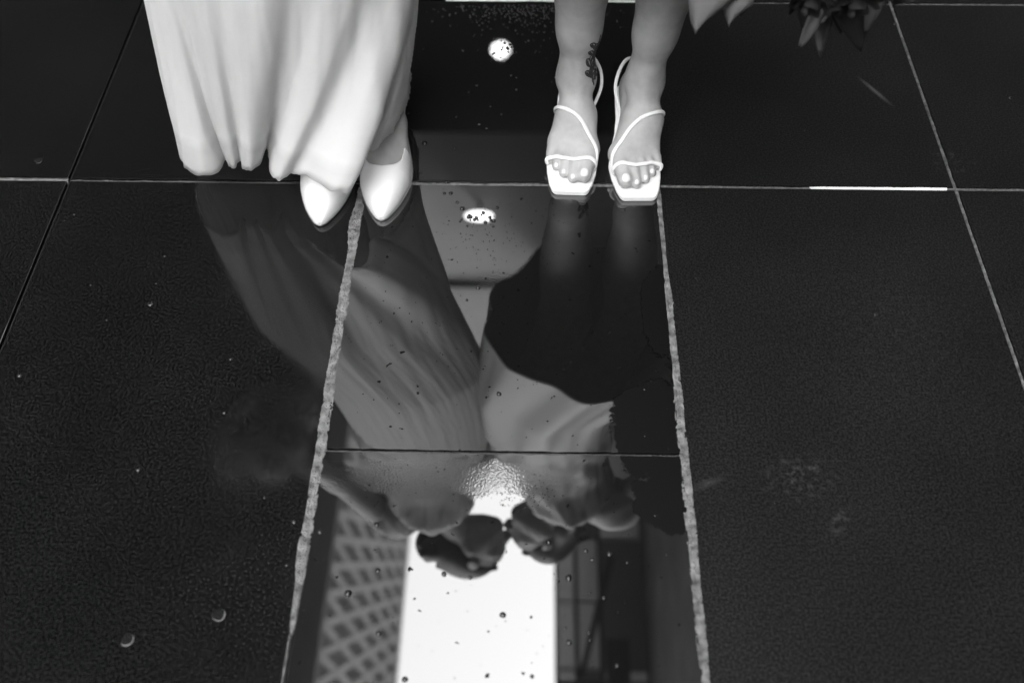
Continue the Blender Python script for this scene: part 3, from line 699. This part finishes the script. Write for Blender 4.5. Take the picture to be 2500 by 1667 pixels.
# hair: shoulder-length, tucked behind the ear
H = Body()
H.ell(PB(0, -.026, .040), (.096, .084, .088), [V3(0, 1, 0), V3(1, 0, 0), V3(0, 0, 1)], .02)
H.ell(PB(0, -.062, -.03), (.060, .078, .10), [V3(1, 0, 0), V3(0, 1, 0), V3(0, 0, 1)], .03)
H.cone(PB(0, -.075, -.06), PB(0, -.09, -.17), .055, .035, .03)
for q in np.linspace(-.05, .05, 7): H.cone(PB(q, -.08, -.05), PB(q*1.3, -.10+.01*math.sin(q*90), -.21), .02, .006, .012)
rg0 = random.Random(8)
for k in range(34):
    a = -1.3+2.6*rg0.random(); e = .2+1.0*rg0.random(); q = V3(.062*math.sin(a)*math.cos(e*.6), .03-.10*rg0.random(), .045+.066*math.sin(e)*math.cos(a))
    H.cone(PB(q[0], q[1]+.03, q[2]), PB(q[0]*.9, q[1]-.07, q[2]-.05), .009, .006, .006)
link('hair', H.build('hair', *[np.arange(a, b_, .005) for a, b_ in ((-.05, .36), (1.24, 1.56), (1.32, 1.75))], 2), M['hair'], pB)

# ---- garments: rings of an ellipse, with the folds of the hem fading upwards
def garment(name, hem, rings, m, parent, n=300, nt_=70, folds=(), fade=1.3, thick=.0012, ofade=0):
    """hem: control points (x,y,z) round the body; rings: (z, cx, cy, rx, ry) upwards, the first one fitted under the hem's folds"""
    h = catmull(hem, n, True); z0, cx0, cy0, rx0, ry0 = rings[0]
    th = np.unwrap(np.arctan2((h[:, 1]-cy0)/ry0, (h[:, 0]-cx0)/rx0))
    lin = np.linspace(th[0], th[0]+math.copysign(2*math.pi, th[-1]-th[0]), n, endpoint=False)
    base = np.stack([cx0+rx0*np.cos(th), cy0+ry0*np.sin(th)], 1); off = h[:, :2]-base
    zs = np.array([r[0] for r in rings]); V = []
    for j in range(nt_+1):
        t = j/nt_; zc = z0+(zs[-1]-z0)*t; hz = .005*(1-t)**20
        cx, cy, rx, ry = [np.interp(zc, zs, [r[k] for r in rings]) for k in (1, 2, 3, 4)]
        wgt = (1-t)**fade; wo = (1-t)**max(fade, ofade); mixth = th*(wgt)+lin*(1-wgt)
        for i in range(n):
            a = mixth[i]; px = cx+rx*math.cos(a)+off[i, 0]*wo; py = cy+ry*math.sin(a)+off[i, 1]*wo
            zz = h[i, 2]*(1-t)+zs[-1]*t+hz*mnoise.noise(Vector((i*.13, 0, 5)))
            d = 0
            for fn in folds: d += fn(a, zz, t)
            px += d*math.cos(a); py += d*math.sin(a)
            V.append((px, py, zz))
    F = []
    for j in range(nt_):
        for i in range(n): F.append((j*n+i, j*n+(i+1) % n, (j+1)*n+(i+1) % n, (j+1)*n+i))
    o = link(name, mesh(name, V, F), m, parent)
    md = o.modifiers.new('cloth', 'SOLIDIFY'); md.thickness = thick; md.offset = -1
    return o
hemB = []
for k in range(28):
    a = 2*math.pi*k/28; r = .222+.010*math.sin(7*a+.6)+.008*math.sin(4*a)
    hemB.append((.165+r*math.cos(a), 1.355+r*.93*math.sin(a)-.03*max(0, math.cos(a)), .475+.008*math.sin(3*a)))
dB = garment('dress', hemB, [(.475, .165, 1.355, .222, .205), (.72, .085, 1.380, .175, .160), (.93, .080, 1.400, .165, .118), (1.08, .098, 1.408, .145, .098), (1.18, .115, 1.41, .140, .106), (1.25, .150, 1.40, .125, .132), (1.32, .150, 1.415, .120, .115), (1.37, .150, 1.42, .105, .095)],
        M['satin'], pB, 260, 64, [lambda a, z, t: .006*math.sin(9*a+6*z)*max(0, 1-t*1.6), lambda a, z, t: .005*math.sin(38*z+3*a)*math.exp(-((z-1.08)/.08)**2),
        lambda a, z, t: (.012*mnoise.noise(Vector((a*2.2, z*13, 1)))+.006*mnoise.noise(Vector((a*5, z*26+a*3, 6))))*min(1, max(0, (z-.85)*5)),
        lambda a, z, t: .010*mnoise.noise(Vector((a*4, z*3, 3)))*max(0, 1-t*1.2)])
def sleeve(c, d, L, r, seed, own=None, m=None):
    d = Vector(d).normalized(); u = d.orthogonal().normalized(); v = d.cross(u); V, F = [], []; n, m_ = 40, 18
    for j in range(m_+1):
        t = j/m_; rr = r*(.62+.55*math.sin(math.pi*min(1, t*1.08))**.8)*(1 if t < .9 else 1-(t-.9)*2.2)
        for i in range(n):
            a = 2*math.pi*i/n; q = rr*(1+.10*math.sin(7*a+seed+2*t)*t+.06*math.sin(3*a+5*t+seed))
            V.append(Vector(c)+d*L*t+u*math.cos(a)*q+v*math.sin(a)*q)
    for j in range(m_):
        for i in range(n): F.append((j*n+i, j*n+(i+1) % n, (j+1)*n+(i+1) % n, (j+1)*n+i))
    o = link('sleeve', mesh('sleeve', V, F), m or M['satin'], own or dB); md = o.modifiers.new('cloth', 'SOLIDIFY'); md.thickness = .0012; return o
sleeve((.235, 1.375, 1.38), (.5, -.12, -.65), .17, .062, 0)
sleeve((.085, 1.49, 1.375), (-.5, .4, -.6), .14, .058, 2)

# ---- woman on the left: floor-length chiffon, pointed slingback pumps, bouquet in her right hand
pA = empty('person', (-.27, 1.32, 0), 'person in a floor-length white dress and white pointed pumps', 'person')
A = Body()
PAr, PAl = (-.308, 1.260), (-.2105, 1.273)
akR, akL = (-.312, 1.358, .108), (-.208, 1.372, .108)
TAr = foot(A, PAr, 0, 1, akR, False); TAl = foot(A, PAl, R(1), -1, akL, False)
leg(A, akR, (-.325, 1.335, .54), (-.315, 1.37, .95)); leg(A, akL, (-.205, 1.335, .54), (-.175, 1.37, .95))
A.ell((-.228, 1.385, .99), (.155, .10, .11), k=.05); A.ell((-.218, 1.40, 1.12), (.115, .085, .12), k=.06); A.ell((-.228, 1.40, 1.27), (.108, .112, .13), k=.05)
for q in ((-.230, 1.325), (-.185, 1.365)): A.ell((q[0], q[1], 1.27), (.042, .042, .05), k=.03)
A.cone((-.315, 1.345, 1.395), (-.150, 1.475, 1.395), .046, .046, .05)
A.cone((-.20, 1.405, 1.45), (-.155, 1.385, 1.55), .05, .043, .03)
PA = head(A, (-.116, 1.382, 1.610), (1, .10, -.08), (.06, -.05, 1))
arm(A, (-.340, 1.34, 1.385), (-.470, 1.345, 1.155), (-.535, 1.275, .945)); hand(A, (-.535, 1.275, .945), (-.1, -.45, -.85), (.3, -.8, .4), -1, 1.7)
arm(A, (-.135, 1.490, 1.385), (-.02, 1.560, 1.19), (.10, 1.545, 1.13)); hand(A, (.10, 1.545, 1.13), (.95, -.12, -.1), (0, -1, .1), 1, .3)
ax_ = np.concatenate([graded(-.62, -.27, .005, .005, 9, 9)[:-1], graded(-.27, -.15, .003, .003, 9, 9)[:-1], graded(-.15, .30, .005, .005, 9, 9)])
ay_ = np.concatenate([graded(1.12, 1.20, .005, .005, 9, 9)[:-1], graded(1.20, 1.42, .003, .003, 9, 9)[:-1], graded(1.42, 1.62, .005, .005, 9, 9)])
az_ = np.concatenate([graded(-.004, .14, .003, .003, 9, 9)[:-1], graded(.14, 1.76, .005, .005, 9, 9)])
bodyA = link('body', A.build('body', ax_, ay_, az_, 2), M['skin'], pA)
treeA = bvh(bodyA)
H = Body()
H.ell(PA(0, -.024, .040), (.096, .082, .088), [V3(1, .1, 0), V3(-.1, 1, 0), V3(0, 0, 1)], .02)
H.ell(PA(0, -.070, -.01), (.062, .074, .085), [V3(1, 0, 0), V3(0, 1, 0), V3(0, 0, 1)], .03)
H.ell(PA(0, -.128, -.035), (.050, .055, .050), None, .012)
for k in range(9):
    a = k*.75; H.cone(PA(.03*math.cos(a), -.128+.02*math.sin(a*1.7), -.035+.03*math.sin(a)), PA(.045*math.cos(a+.7), -.14+.02*math.sin(a), -.035+.045*math.sin(a+.7)), .014, .010, .008)
for k in range(34):
    a = -1.3+2.6*rg0.random(); e = .2+1.0*rg0.random(); q = V3(.062*math.sin(a)*math.cos(e*.6), .03-.10*rg0.random(), .045+.066*math.sin(e)*math.cos(a))
    H.cone(PA(q[0], q[1]+.03, q[2]), PA(q[0]*.9, q[1]-.06, q[2]-.035), .009, .006, .006)
link('hair', H.build('hair', *[np.arange(a, b_, .005) for a, b_ in ((-.36, .04), (1.20, 1.52), (1.46, 1.78))], 2), M['hair'], pA)
# floor-length dress
hemA = [(-.565, 1.40, .05), (-.560, 1.33, .05), (-.548, 1.262, .058), (-.522, 1.213, .065), (-.490, 1.197, .068), (-.469, 1.206, .068), (-.463, 1.236, .066), (-.455, 1.222, .066), (-.444, 1.217, .067), (-.439, 1.235, .067), (-.432, 1.216, .069), (-.418, 1.206, .07), (-.405, 1.222, .07),
        (-.400, 1.256, .07), (-.393, 1.240, .07), (-.386, 1.205, .07), (-.368, 1.185, .072), (-.345, 1.193, .078), (-.315, 1.172, .090), (-.280, 1.146, .092), (-.252, 1.142, .088), (-.240, 1.160, .09), (-.243, 1.205, .098), (-.236, 1.222, .100), (-.214, 1.226, .102), (-.192, 1.262, .104), (-.178, 1.315, .102),
        (-.172, 1.38, .09), (-.180, 1.45, .08), (-.225, 1.505, .06), (-.290, 1.535, .05), (-.37, 1.53, .05), (-.45, 1.515, .05), (-.53, 1.465, .05)]
ringsA = [(.07, -.365, 1.345, .195, .165), (.22, -.349, 1.34, .198, .160), (.40, -.327, 1.335, .205, .155), (.62, -.252, 1.345, .186, .140), (.80, -.235, 1.37, .182, .125), (.95, -.225, 1.385, .170, .112), (1.08, -.215, 1.398, .140, .094), (1.16, -.222, 1.40, .132, .112), (1.27, -.228, 1.385, .125, .132), (1.34, -.228, 1.40, .120, .118), (1.385, -.228, 1.405, .105, .10)]
front = lambda a: max(0, -math.sin(a))
dA = garment('dress', hemA, ringsA, M['dress'], pA, 420, 110, [
    lambda a, z, t: .0015*math.sin(11*a+3*z+.5*math.sin(5*z))*(1-t)**1.2*min(1, t*9),
    lambda a, z, t: (.003*mnoise.noise(Vector((a*5, z*2.2, 1)))+.0016*mnoise.noise(Vector((a*14, z*5, 7)))+.0008*mnoise.noise(Vector((a*30, z*26, 3))))*min(1, t*14+.25)*(1-t*.5),
    lambda a, z, t: .013*math.sin(70*(z+.11*math.cos(a)))*math.exp(-((z+.11*math.cos(a)-.80)/.065)**2)*front(a)*(.5+.5*math.cos(a*.5+.8)),
    lambda a, z, t: .0038*max(0, 1-abs(math.sin(4.5*a+1.1*z+.8*mnoise.noise(Vector((a*2, z*1.5, 4))))))**4*(1-t)*min(1, .3+t*8),
    lambda a, z, t: .0009*math.sin(31*a+4*mnoise.noise(Vector((a*3, z*2, 9))))*(1-t),
    lambda a, z, t: (.010*mnoise.noise(Vector((a*2.2, z*12, 1)))+.006*mnoise.noise(Vector((a*5, z*24+a*3, 6))))*min(1, max(0, (z-.95)*5)),
    lambda a, z, t: .004*mnoise.noise(Vector((a*22, 0, 2)))*math.exp(-t*45)], 2.9, ofade=5.0)
sleeve((-.305, 1.355, 1.405), (-.45, -.1, -.65), .13, .056, 4, dA, M['dress'])
sleeve((-.155, 1.470, 1.405), (.35, .3, -.6), .12, .054, 6, dA, M['dress'])
# pumps
def pump(T, nm):
    sh = empty('pump', (0, 0, 0)); sh.parent = pA; sh.location = tuple(Vector(T(0, 0, 0))-pA.location)
    P = [(.1062, .0003, .0003, .0070), (.106, .0035, .0035, .011), (.104, .0070, .0070, .015), (.099, .0110, .0110, .020), (.088, .0180, .0180, .027), (.070, .0270, .0275, .0345), (.050, .0345, .0350, .0425), (.028, .0405, .0415, .050), (.008, .0425, .0435, .0555), (-.012, .0420, .0435, .060), (-.030, .0395, .041, .064), (-.055, .034, .036, .068), (-.080, .029, .031, .071), (-.100, .0275, .029, .073)]
    fs = np.array([p[0] for p in P])[::-1]
    g = lambda k, f: float(np.interp(f, fs, np.array([p[k] for p in P])[::-1]))
    zb = lambda f: .0035+max(0, -.025-f)**1.25*.62
    cut = .018
    st = [.1062, .106]+list(np.linspace(.105, cut+.014, 30))+list(np.linspace(cut+.0125, cut-.016, 18))+list(np.linspace(cut-.02, -.100, 14))
    N = 14; V, F = [], []
    for f in st:
        zf = zb(f); hgt = g(3, f)-zf
        low = max(0.30, .60-(cut-f)*3.0) if f < cut else .60
        if f > cut+.010: tm = 1.0
        elif f < cut-.016: tm = low
        else: u = (cut+.010-f)/.026; tm = low+(1-low)*(1-math.sqrt(max(0, 1-(1-u)**2)))
        for side, k in ((1, 1), (-1, 2)):
            wd = g(k, f)
            for i in range(N+1):
                a = math.pi/2*tm*i/N
                V.append(T(side*wd*math.cos(a)**.75 if a < math.pi/2-1e-6 else 0, f, zf+hgt*math.sin(a)**.9))
    row = 2*(N+1)
    for j in range(len(st)-1):
        for s_ in (0, 1):
            for i in range(N):
                b0 = j*row+s_*(N+1)+i; q = (b0, b0+1, b0+row+1, b0+row); F.append(q if s_ == 0 else q[::-1])
    me = mesh('upper', V, F); bm = bmesh.new(); bm.from_mesh(me); bmesh.ops.remove_doubles(bm, verts=bm.verts, dist=.0003); bmesh.ops.recalc_face_normals(bm, faces=bm.faces); bm.to_mesh(me); bm.free()
    up_ = link('upper', me, M['leather'], sh); md = up_.modifiers.new('thick', 'SOLIDIFY'); md.thickness = .0018; md.offset = 0
    V, F = [], []
    ss = list(np.linspace(.108, -.100, 40))+[-.125, -.145, -.16, -.166]
    for f in ss:
        a, b_ = (g(1, f)+.0018, g(2, f)+.0018) if f > -.1 else [np.interp(f, [-.166, -.16, -.145, -.1], [.004, .014, .022, .0285])]*2
        z = zb(f)
        for s_, zz in ((a, z), (a, z-.0025), (-b_, z-.0025), (-b_, z)): V.append(T(s_, f, zz))
    for j in range(len(ss)-1):
        for k in range(4): F.append((j*4+k, j*4+(k+1) % 4, (j+1)*4+(k+1) % 4, (j+1)*4+k))
    F += [(0, 1, 2, 3), tuple((len(ss)-1)*4+k for k in (3, 2, 1, 0))]
    me = mesh('sole', V, F); bm = bmesh.new(); bm.from_mesh(me); bmesh.ops.recalc_face_normals(bm, faces=bm.faces); bm.to_mesh(me); bm.free()
    link('sole', me, M['sole'], sh)
    link('heel', lathe('heel', [(.007, .001), (.0065, .01), (.008, .025), (.013, .040), (.020, zb(-.145)-.002)], T(0, -.145, 0), 16), M['leather'], sh)
    tr = treeA
    strap('slingback', tr, [T(.029, -.095, .052), T(.031, -.115, .062), T(.026, -.142, .078), T(.012, -.164, .086), T(-.004, -.168, .087), T(-.020, -.156, .084), T(-.031, -.128, .070), T(-.031, -.095, .052)], .0032, sh, M['leather'], 40)
    return sh
pump(TAr, 'r'); pump(TAl, 'l')

# ------------------------------------------------------------------ bouquets
def leaf_mesh(base, tip, side, width, bend, blunt=False):
    base, tip, side = Vector(base), Vector(tip), Vector(side); d = tip-base; side = (side-d*(side.dot(d)/d.length_squared)).normalized(); nrm = d.cross(side).normalized()
    V, F = [], []; n, m_ = 14, 5
    for i in range(n+1):
        t = i/n; wd = width*.5*(math.sin(math.pi*min(t**.7, .985))**.45 if blunt else math.sin(math.pi*t**.8)**.9*(1-.25*t))+.0004
        for k in range(m_):
            u = k/(m_-1)*2-1
            V.append(base+d*t+side*u*wd+nrm*(bend*math.sin(math.pi*t)*d.length+abs(u)*wd*.35+.10*wd*math.sin(9*t+u)))
    for i in range(n):
        for k in range(m_-1): F.append((i*m_+k, i*m_+k+1, (i+1)*m_+k+1, (i+1)*m_+k))
    return mesh('leaf', V, F)
def leaf(parent, base, tip, side, width, bend, m):
    o = link('leaf', leaf_mesh(base, tip, side, width, bend, 'petal' in m.name), m, parent); md = o.modifiers.new('t', 'SOLIDIFY'); md.thickness = .0008; return o
def flower(parent, c, d, r, m, seed, turns=16):
    """rose head: petals spiralling open round its axis"""
    c, d = Vector(c), Vector(d).normalized(); u = d.orthogonal().normalized(); v = d.cross(u); V, F = [], []; rg = random.Random(seed)
    for p in range(turns):
        a0 = p*2.4; t = (p+1)/turns; op = .25+1.05*t; L = r*(.75+.35*t); hw = .55+.25*t; b0 = len(V); n, m_ = 6, 6
        for i in range(n+1):
            s_ = i/n
            for k in range(m_+1):
                q = (k/m_*2-1)*hw*(1.15-.5*(1-math.sin(math.pi*min(1, s_*.9+.1))))
                rad = r*(.08+.30*t)+L*math.sin(op)*s_*.75+.10*r*s_**3*t; hgt = L*math.cos(op)*s_*1.1+.25*r*s_*(1-t)-.06*r*q*q+rg.uniform(-.01, .01)*r
                V.append(c+(u*math.cos(a0+q)+v*math.sin(a0+q))*rad*(1-.08*q*q)+d*hgt)
        for i in range(n):
            for k in range(m_): F.append((b0+i*(m_+1)+k, b0+i*(m_+1)+k+1, b0+(i+1)*(m_+1)+k+1, b0+(i+1)*(m_+1)+k))
    return link('flower', mesh('flower', V, F), m, parent)
def ribbon(parent, ctrl, w0, w1, side, m):
    P = [Vector(p) for p in catmull(ctrl, 30)]; V, F = [], []; side = Vector(side).normalized()
    for i, p in enumerate(P):
        t = i/29; wd = w0+(w1-w0)*t if t < .86 else (w0+(w1-w0)*.86)*max(.02, (1-t)/.14)
        sd = (side+Vector((0, .5*math.sin(5*t), .3*math.sin(7*t)))).normalized()
        for k in range(5):
            u = k/4-.5; V.append(p+sd*wd*u+Vector((0, -.006*math.cos(6*u), 0)))
    for i in range(29):
        for k in range(4): F.append((i*5+k, i*5+k+1, (i+1)*5+k+1, (i+1)*5+k))
    o = link('ribbon', mesh('ribbon', V, F), m, parent); md = o.modifiers.new('t', 'SOLIDIFY'); md.thickness = .0006; return o
def stems(parent, a, b, n, spread):
    a, b = Vector(a), Vector(b); ax = (b-a).normalized(); u = ax.orthogonal().normalized(); v = ax.cross(u)
    for k in range(n):
        q = k*2.4; r0 = .004+.010*math.sqrt(k/n); off = u*math.cos(q)+v*math.sin(q)
        link('stem', tube_mesh('stem', [a+off*r0*1.6, a.lerp(b, .35)+off*r0, b+off*r0*spread], [.0028, .0028, .0022], 6), M['stem'], parent)
# hanging from the right person's hand, heads down
bq = empty('bouquet', (.43, 1.16, .50), 'dark leafy bouquet hanging head down from the right person, with pale ribbon', 'bouquet')
stems(bq, (.445, 1.255, .93), (.425, 1.17, .56), 9, 4.0)
rg = random.Random(5)
for k in range(9):
    a = k*2.4; r0 = .035+.055*math.sqrt(k/9)
    c = (.415+r0*math.cos(a)*1.1, 1.155+r0*math.sin(a), .515-.03*rg.random())
    flower(bq, c, (math.cos(a)*.7, math.sin(a)*.6-.2, -.8), .030+.010*rg.random(), M['petal_dark'], k)
for b_, t_, sd_, wd, be, mm in [((.400, 1.145, .500), (.463, 1.115, .377), (1, .2, .3), .052, .10, 'leaf'), ((.385, 1.15, .50), (.414, 1.118, .366), (1, -.3, 0), .050, -.12, 'leaf'), ((.375, 1.15, .49), (.385, 1.122, .400), (1, .2, 0), .050, .1, 'leaf'), ((.365, 1.15, .50), (.362, 1.13, .420), (.8, .6, 0), .05, .1, 'leaf'),
        ((.435, 1.15, .50), (.468, 1.12, .425), (1, 0, .2), .045, .15, 'leaf'), ((.455, 1.16, .50), (.486, 1.14, .428), (.7, .6, 0), .04, .1, 'leaf'), ((.41, 1.15, .49), (.432, 1.12, .40), (1, .4, 0), .05, .0, 'leaf'), ((.30, 1.15, .50), (.298, 1.122, .424), (1, .3, 0), .042, .1, 'leaf'),
        ((.40, 1.128, .450), (.380, 1.106, .392), (.7, .2, .7), .017, .12, 'petal_grey'), ((.418, 1.130, .470), (.399, 1.108, .425), (.7, .2, .7), .015, -.1, 'petal_grey'), ((.449, 1.125, .48), (.458, 1.108, .414), (1, .3, .1), .018, .1, 'petal_grey'), ((.466, 1.13, .48), (.466, 1.112, .428), (1, .4, .1), .010, .1, 'petal_grey'),
        ((.45, 1.2, .52), (.52, 1.22, .44), (0, 1, 0), .05, .1, 'leaf2'), ((.37, 1.2, .52), (.31, 1.22, .46), (0, 1, 0), .05, .1, 'leaf2'), ((.42, 1.21, .52), (.43, 1.27, .43), (1, 0, 0), .05, .1, 'leaf2')]:
    leaf(bq, b_, t_, sd_, wd, be, M[mm])
ribbon(bq, [(.43, 1.235, .86), (.39, 1.16, .74), (.325, 1.135, .60), (.283, 1.122, .50), (.244, 1.118, .404)], .022, .075, (1, .2, .35), M['ribbon'])
ribbon(bq, [(.43, 1.235, .86), (.40, 1.17, .70), (.335, 1.14, .57), (.300, 1.126, .48), (.286, 1.120, .414)], .022, .050, (1, -.3, .1), M['ribbon'])
# in the left person's right hand
bq = empty('bouquet', (-.56, 1.25, .78), 'loose bouquet of pale flowers in the left person\'s hand', 'bouquet')
stems(bq, (-.525, 1.275, .99), (-.560, 1.235, .78), 9, 4.0)
for k in range(11):
    a = k*2.4; r0 = .02+.085*math.sqrt(k/11)
    flower(bq, (-.565+r0*math.cos(a), 1.235+r0*math.sin(a), .76-.05*rg.random()), (math.cos(a)*.7, math.sin(a)*.7-.2, -.6), .032+.012*rg.random(), M['petal'] if k % 3 else M['leaf2'], 40+k)
for k in range(12):
    a = k*2.4+.6; r0 = .10+.05*rg.random()
    leaf(bq, (-.565+.04*math.cos(a), 1.235+.04*math.sin(a), .80), (-.565+r0*math.cos(a), 1.235+r0*math.sin(a), .72-.08*rg.random()), (-math.sin(a), math.cos(a), 0), .04, .1, M['leaf2'])

# ------------------------------------------------------------------ water drops
DROPS = [(-0.0987,1.2318,0.0035), (-0.0866,1.2103,0.0029), (-0.0772,1.1962,0.0040), (-0.0649,1.1793,0.0034), (-0.0559,1.1715,0.0029), (-0.0422,1.1867,0.0029), (-0.0311,1.1769,0.0029), (-0.0196,1.1991,0.0029), (-0.1516,1.3557,0.0049), (-0.0989,1.3418,0.0030), (-0.1076,1.2578,0.0030), (-0.1535,1.2784,0.0024), (-0.1097,1.2316,0.0029), (-0.0665,1.5145,0.0026), (-0.0801,1.4955,0.0026), (0.0069,1.5030,0.0026), (0.0071,1.5383,0.0026), (-0.0388,1.4557,0.0025), (-0.0185,1.4343,0.0025), (-0.0574,1.4066,0.0025), (-0.0438,1.3963,0.0025), (-0.1004,1.4260,0.0025), (-0.0974,1.6181,0.0033), (-0.0035,1.5446,0.0026), (-0.1864,1.4343,0.0031), (-0.1607,0.6155,0.0032), (-0.2334,0.6035,0.0032), (-0.1865,0.5196,0.0048), (-0.1525,0.5513,0.0031), (-0.1586,0.5783,0.0022), (-0.1431,0.4686,0.0034), (-0.0681,0.5480,0.0035), (-0.0348,0.5445,0.0026), (0.0077,0.4952,0.0039), (0.0427,0.4930,0.0017), (-0.0093,0.4738,0.0013), (0.0443,0.4196,0.0025), (-0.1065,0.4132,0.0037), (0.0896,0.5455,0.0044), (0.1119,0.5831,0.0031), (0.1199,0.5711,0.0022), (0.1425,0.5794,0.0036), (0.0644,0.5945,0.0032), (0.1331,0.5196,0.0026), (0.1143,0.4651,0.0017), (0.1130,0.4743,0.0017), (0.0889,0.4619,0.0034), (0.0844,0.4799,0.0017), (0.1458,0.4346,0.0025), (0.1642,0.5677,0.0018), (0.2047,0.6346,0.0018), (0.2155,0.5794,0.0013), (0.0039,0.6471,0.0014), (-0.0063,0.8255,0.0035), (0.2024,0.8366,0.0020), (0.1983,0.7578,0.0015), (-0.0607,0.9993,0.0021), (-0.0443,1.0242,0.0032), (-0.1703,0.9716,0.0016), (-0.1225,0.8251,0.0020), (-0.5469,0.9844,0.0048), (-0.4940,0.6929,0.0038), (-0.7054,0.8468,0.0041), (-0.8176,1.3021,0.0072), (-0.5475,1.0837,0.0022), (-0.5479,1.0259,0.0016), (-0.7186,1.1732,0.0023), (-0.3943,0.7868,0.0030), (-0.3431,0.4888,0.0086), (-0.4485,0.4559,0.0085), (-0.2698,0.6180,0.0037), (-0.4029,0.8810,0.0026), (-0.2700,0.5569,0.0022), (-0.3148,0.6533,0.0019), (-0.6492,1.0207,0.0016), (-0.6056,0.9517,0.0016), (0.3648,0.6580,0.0018), (0.5607,0.9818,0.0026), (0.6088,0.7987,0.0015), (0.2965,1.0494,0.0022), (0.7437,1.7166,0.0041), (0.9063,1.4950,0.0032), (0.5205,1.4000,0.0025)]
def dome(r, h, seg=20, rings=6, rough=0, seed=0):
    V, F = [(0, 0, h)], []
    for j in range(1, rings+1):
        a = j/rings*math.pi/2
        for k in range(seg):
            t = 2*math.pi*k/seg; q = 1+.06*math.sin(2*t+seed)+.04*math.sin(3*t+seed*2); V.append((r*math.sin(a)*math.cos(t)*q, r*math.sin(a)*math.sin(t)*q, h*math.cos(a)))
    for k in range(seg): F.append((0, 1+k, 1+(k+1) % seg))
    for j in range(rings-1):
        for k in range(seg): F.append((1+j*seg+k, 1+(j+1)*seg+k, 1+(j+1)*seg+(k+1) % seg, 1+j*seg+(k+1) % seg))
    F.append(tuple(1+(rings-1)*seg+k for k in range(seg-1, -1, -1)))
    me = mesh('drop', V, F); me.materials.append(M['drop']); me.polygons.foreach_set('use_smooth', [True]*len(me.polygons)); return me
dmesh = [dome(1, .55+.12*k, seed=k) for k in range(4)]
for i, (x, y, r) in enumerate(DROPS):
    o = bpy.data.objects.new('water_drop', dmesh[i % 4]); col.objects.link(o)
    o.location = (x, y, .0013 if abs(x) < .245 else .0); o.scale = (r, r, r*(.75 if r < .006 else .16)); o.rotation_euler.z = i*1.7
    wide = r > .006
    where = 'on the middle tile behind the shoes' if abs(x) < .25 and y > Y0 else 'in the puddle by the reflected lamp' if abs(x) < .25 and y > 1.1 else 'in the puddle that mirrors the couple' if abs(x) < .25 and y > .73 else 'against the mirrored lattice in the nearest puddle' if abs(x) < .25 and x < -.11 else 'against the mirrored sky in the nearest puddle' if abs(x) < .25 and x < .06 else 'against the mirrored right building in the nearest puddle' if abs(x) < .25 else 'on the tile left of the puddle' if x < 0 else 'on the dull tile right of the sandals'
    tag(o, ('wide flat water drop ' if wide else 'small round water drop ')+where, 'water drop', 'water drops on the tiles')
rg = random.Random(3); V, F = [], []
def bead(x, y, r):
    b0 = len(V); seg = 8; z = .0012 if abs(x) < .245 else 0
    V.append((x, y, z+r*.7))
    for a in (.5, 1.05, 1.57):
        for k in range(seg): V.append((x+r*math.sin(a)*math.cos(k*.7854), y+r*math.sin(a)*math.sin(k*.7854), z+r*.7*math.cos(a)))
    for k in range(seg): F.append((b0, b0+1+k, b0+1+(k+1) % seg))
    for j in (0, 1):
        for k in range(seg): F.append((b0+1+j*seg+k, b0+1+(j+1)*seg+k, b0+1+(j+1)*seg+(k+1) % seg, b0+1+j*seg+(k+1) % seg))
for k in range(380): bead(rg.gauss(.03, .085), 1.768-abs(rg.gauss(0, .035)), rg.uniform(.0009, .0030))
for k in range(50): bead(rg.gauss(.0, .06), 1.66+rg.gauss(0, .05), rg.uniform(.0010, .0026))
for k in range(120): bead(rg.gauss(-.02, .05), 1.13+rg.gauss(0, .06), rg.uniform(.0003, .0009))
for k in range(160): bead(rg.uniform(-.24, .24), rg.uniform(.35, 1.2), rg.uniform(.0003, .0009))
for k in range(200): bead(rg.uniform(-.95, .95), rg.uniform(.35, 1.7), rg.uniform(.0003, .0008))
for k in range(140): bead(rg.gauss(.012, .03), .665+rg.gauss(0, .012), rg.uniform(.0004, .001))
for k in range(16): bead(rg.gauss(-.045, .020), 1.172+rg.gauss(0, .008), rg.uniform(.0014, .0034))
for k in range(14): bead(rg.gauss(-.02, .016), 1.625+rg.gauss(0, .016), rg.uniform(.0014, .0030))
tag(link('water_spray', mesh('water_spray', V, F), M['drop']), 'fine spray of tiny droplets scattered over the tiles', 'spray', kind='stuff')
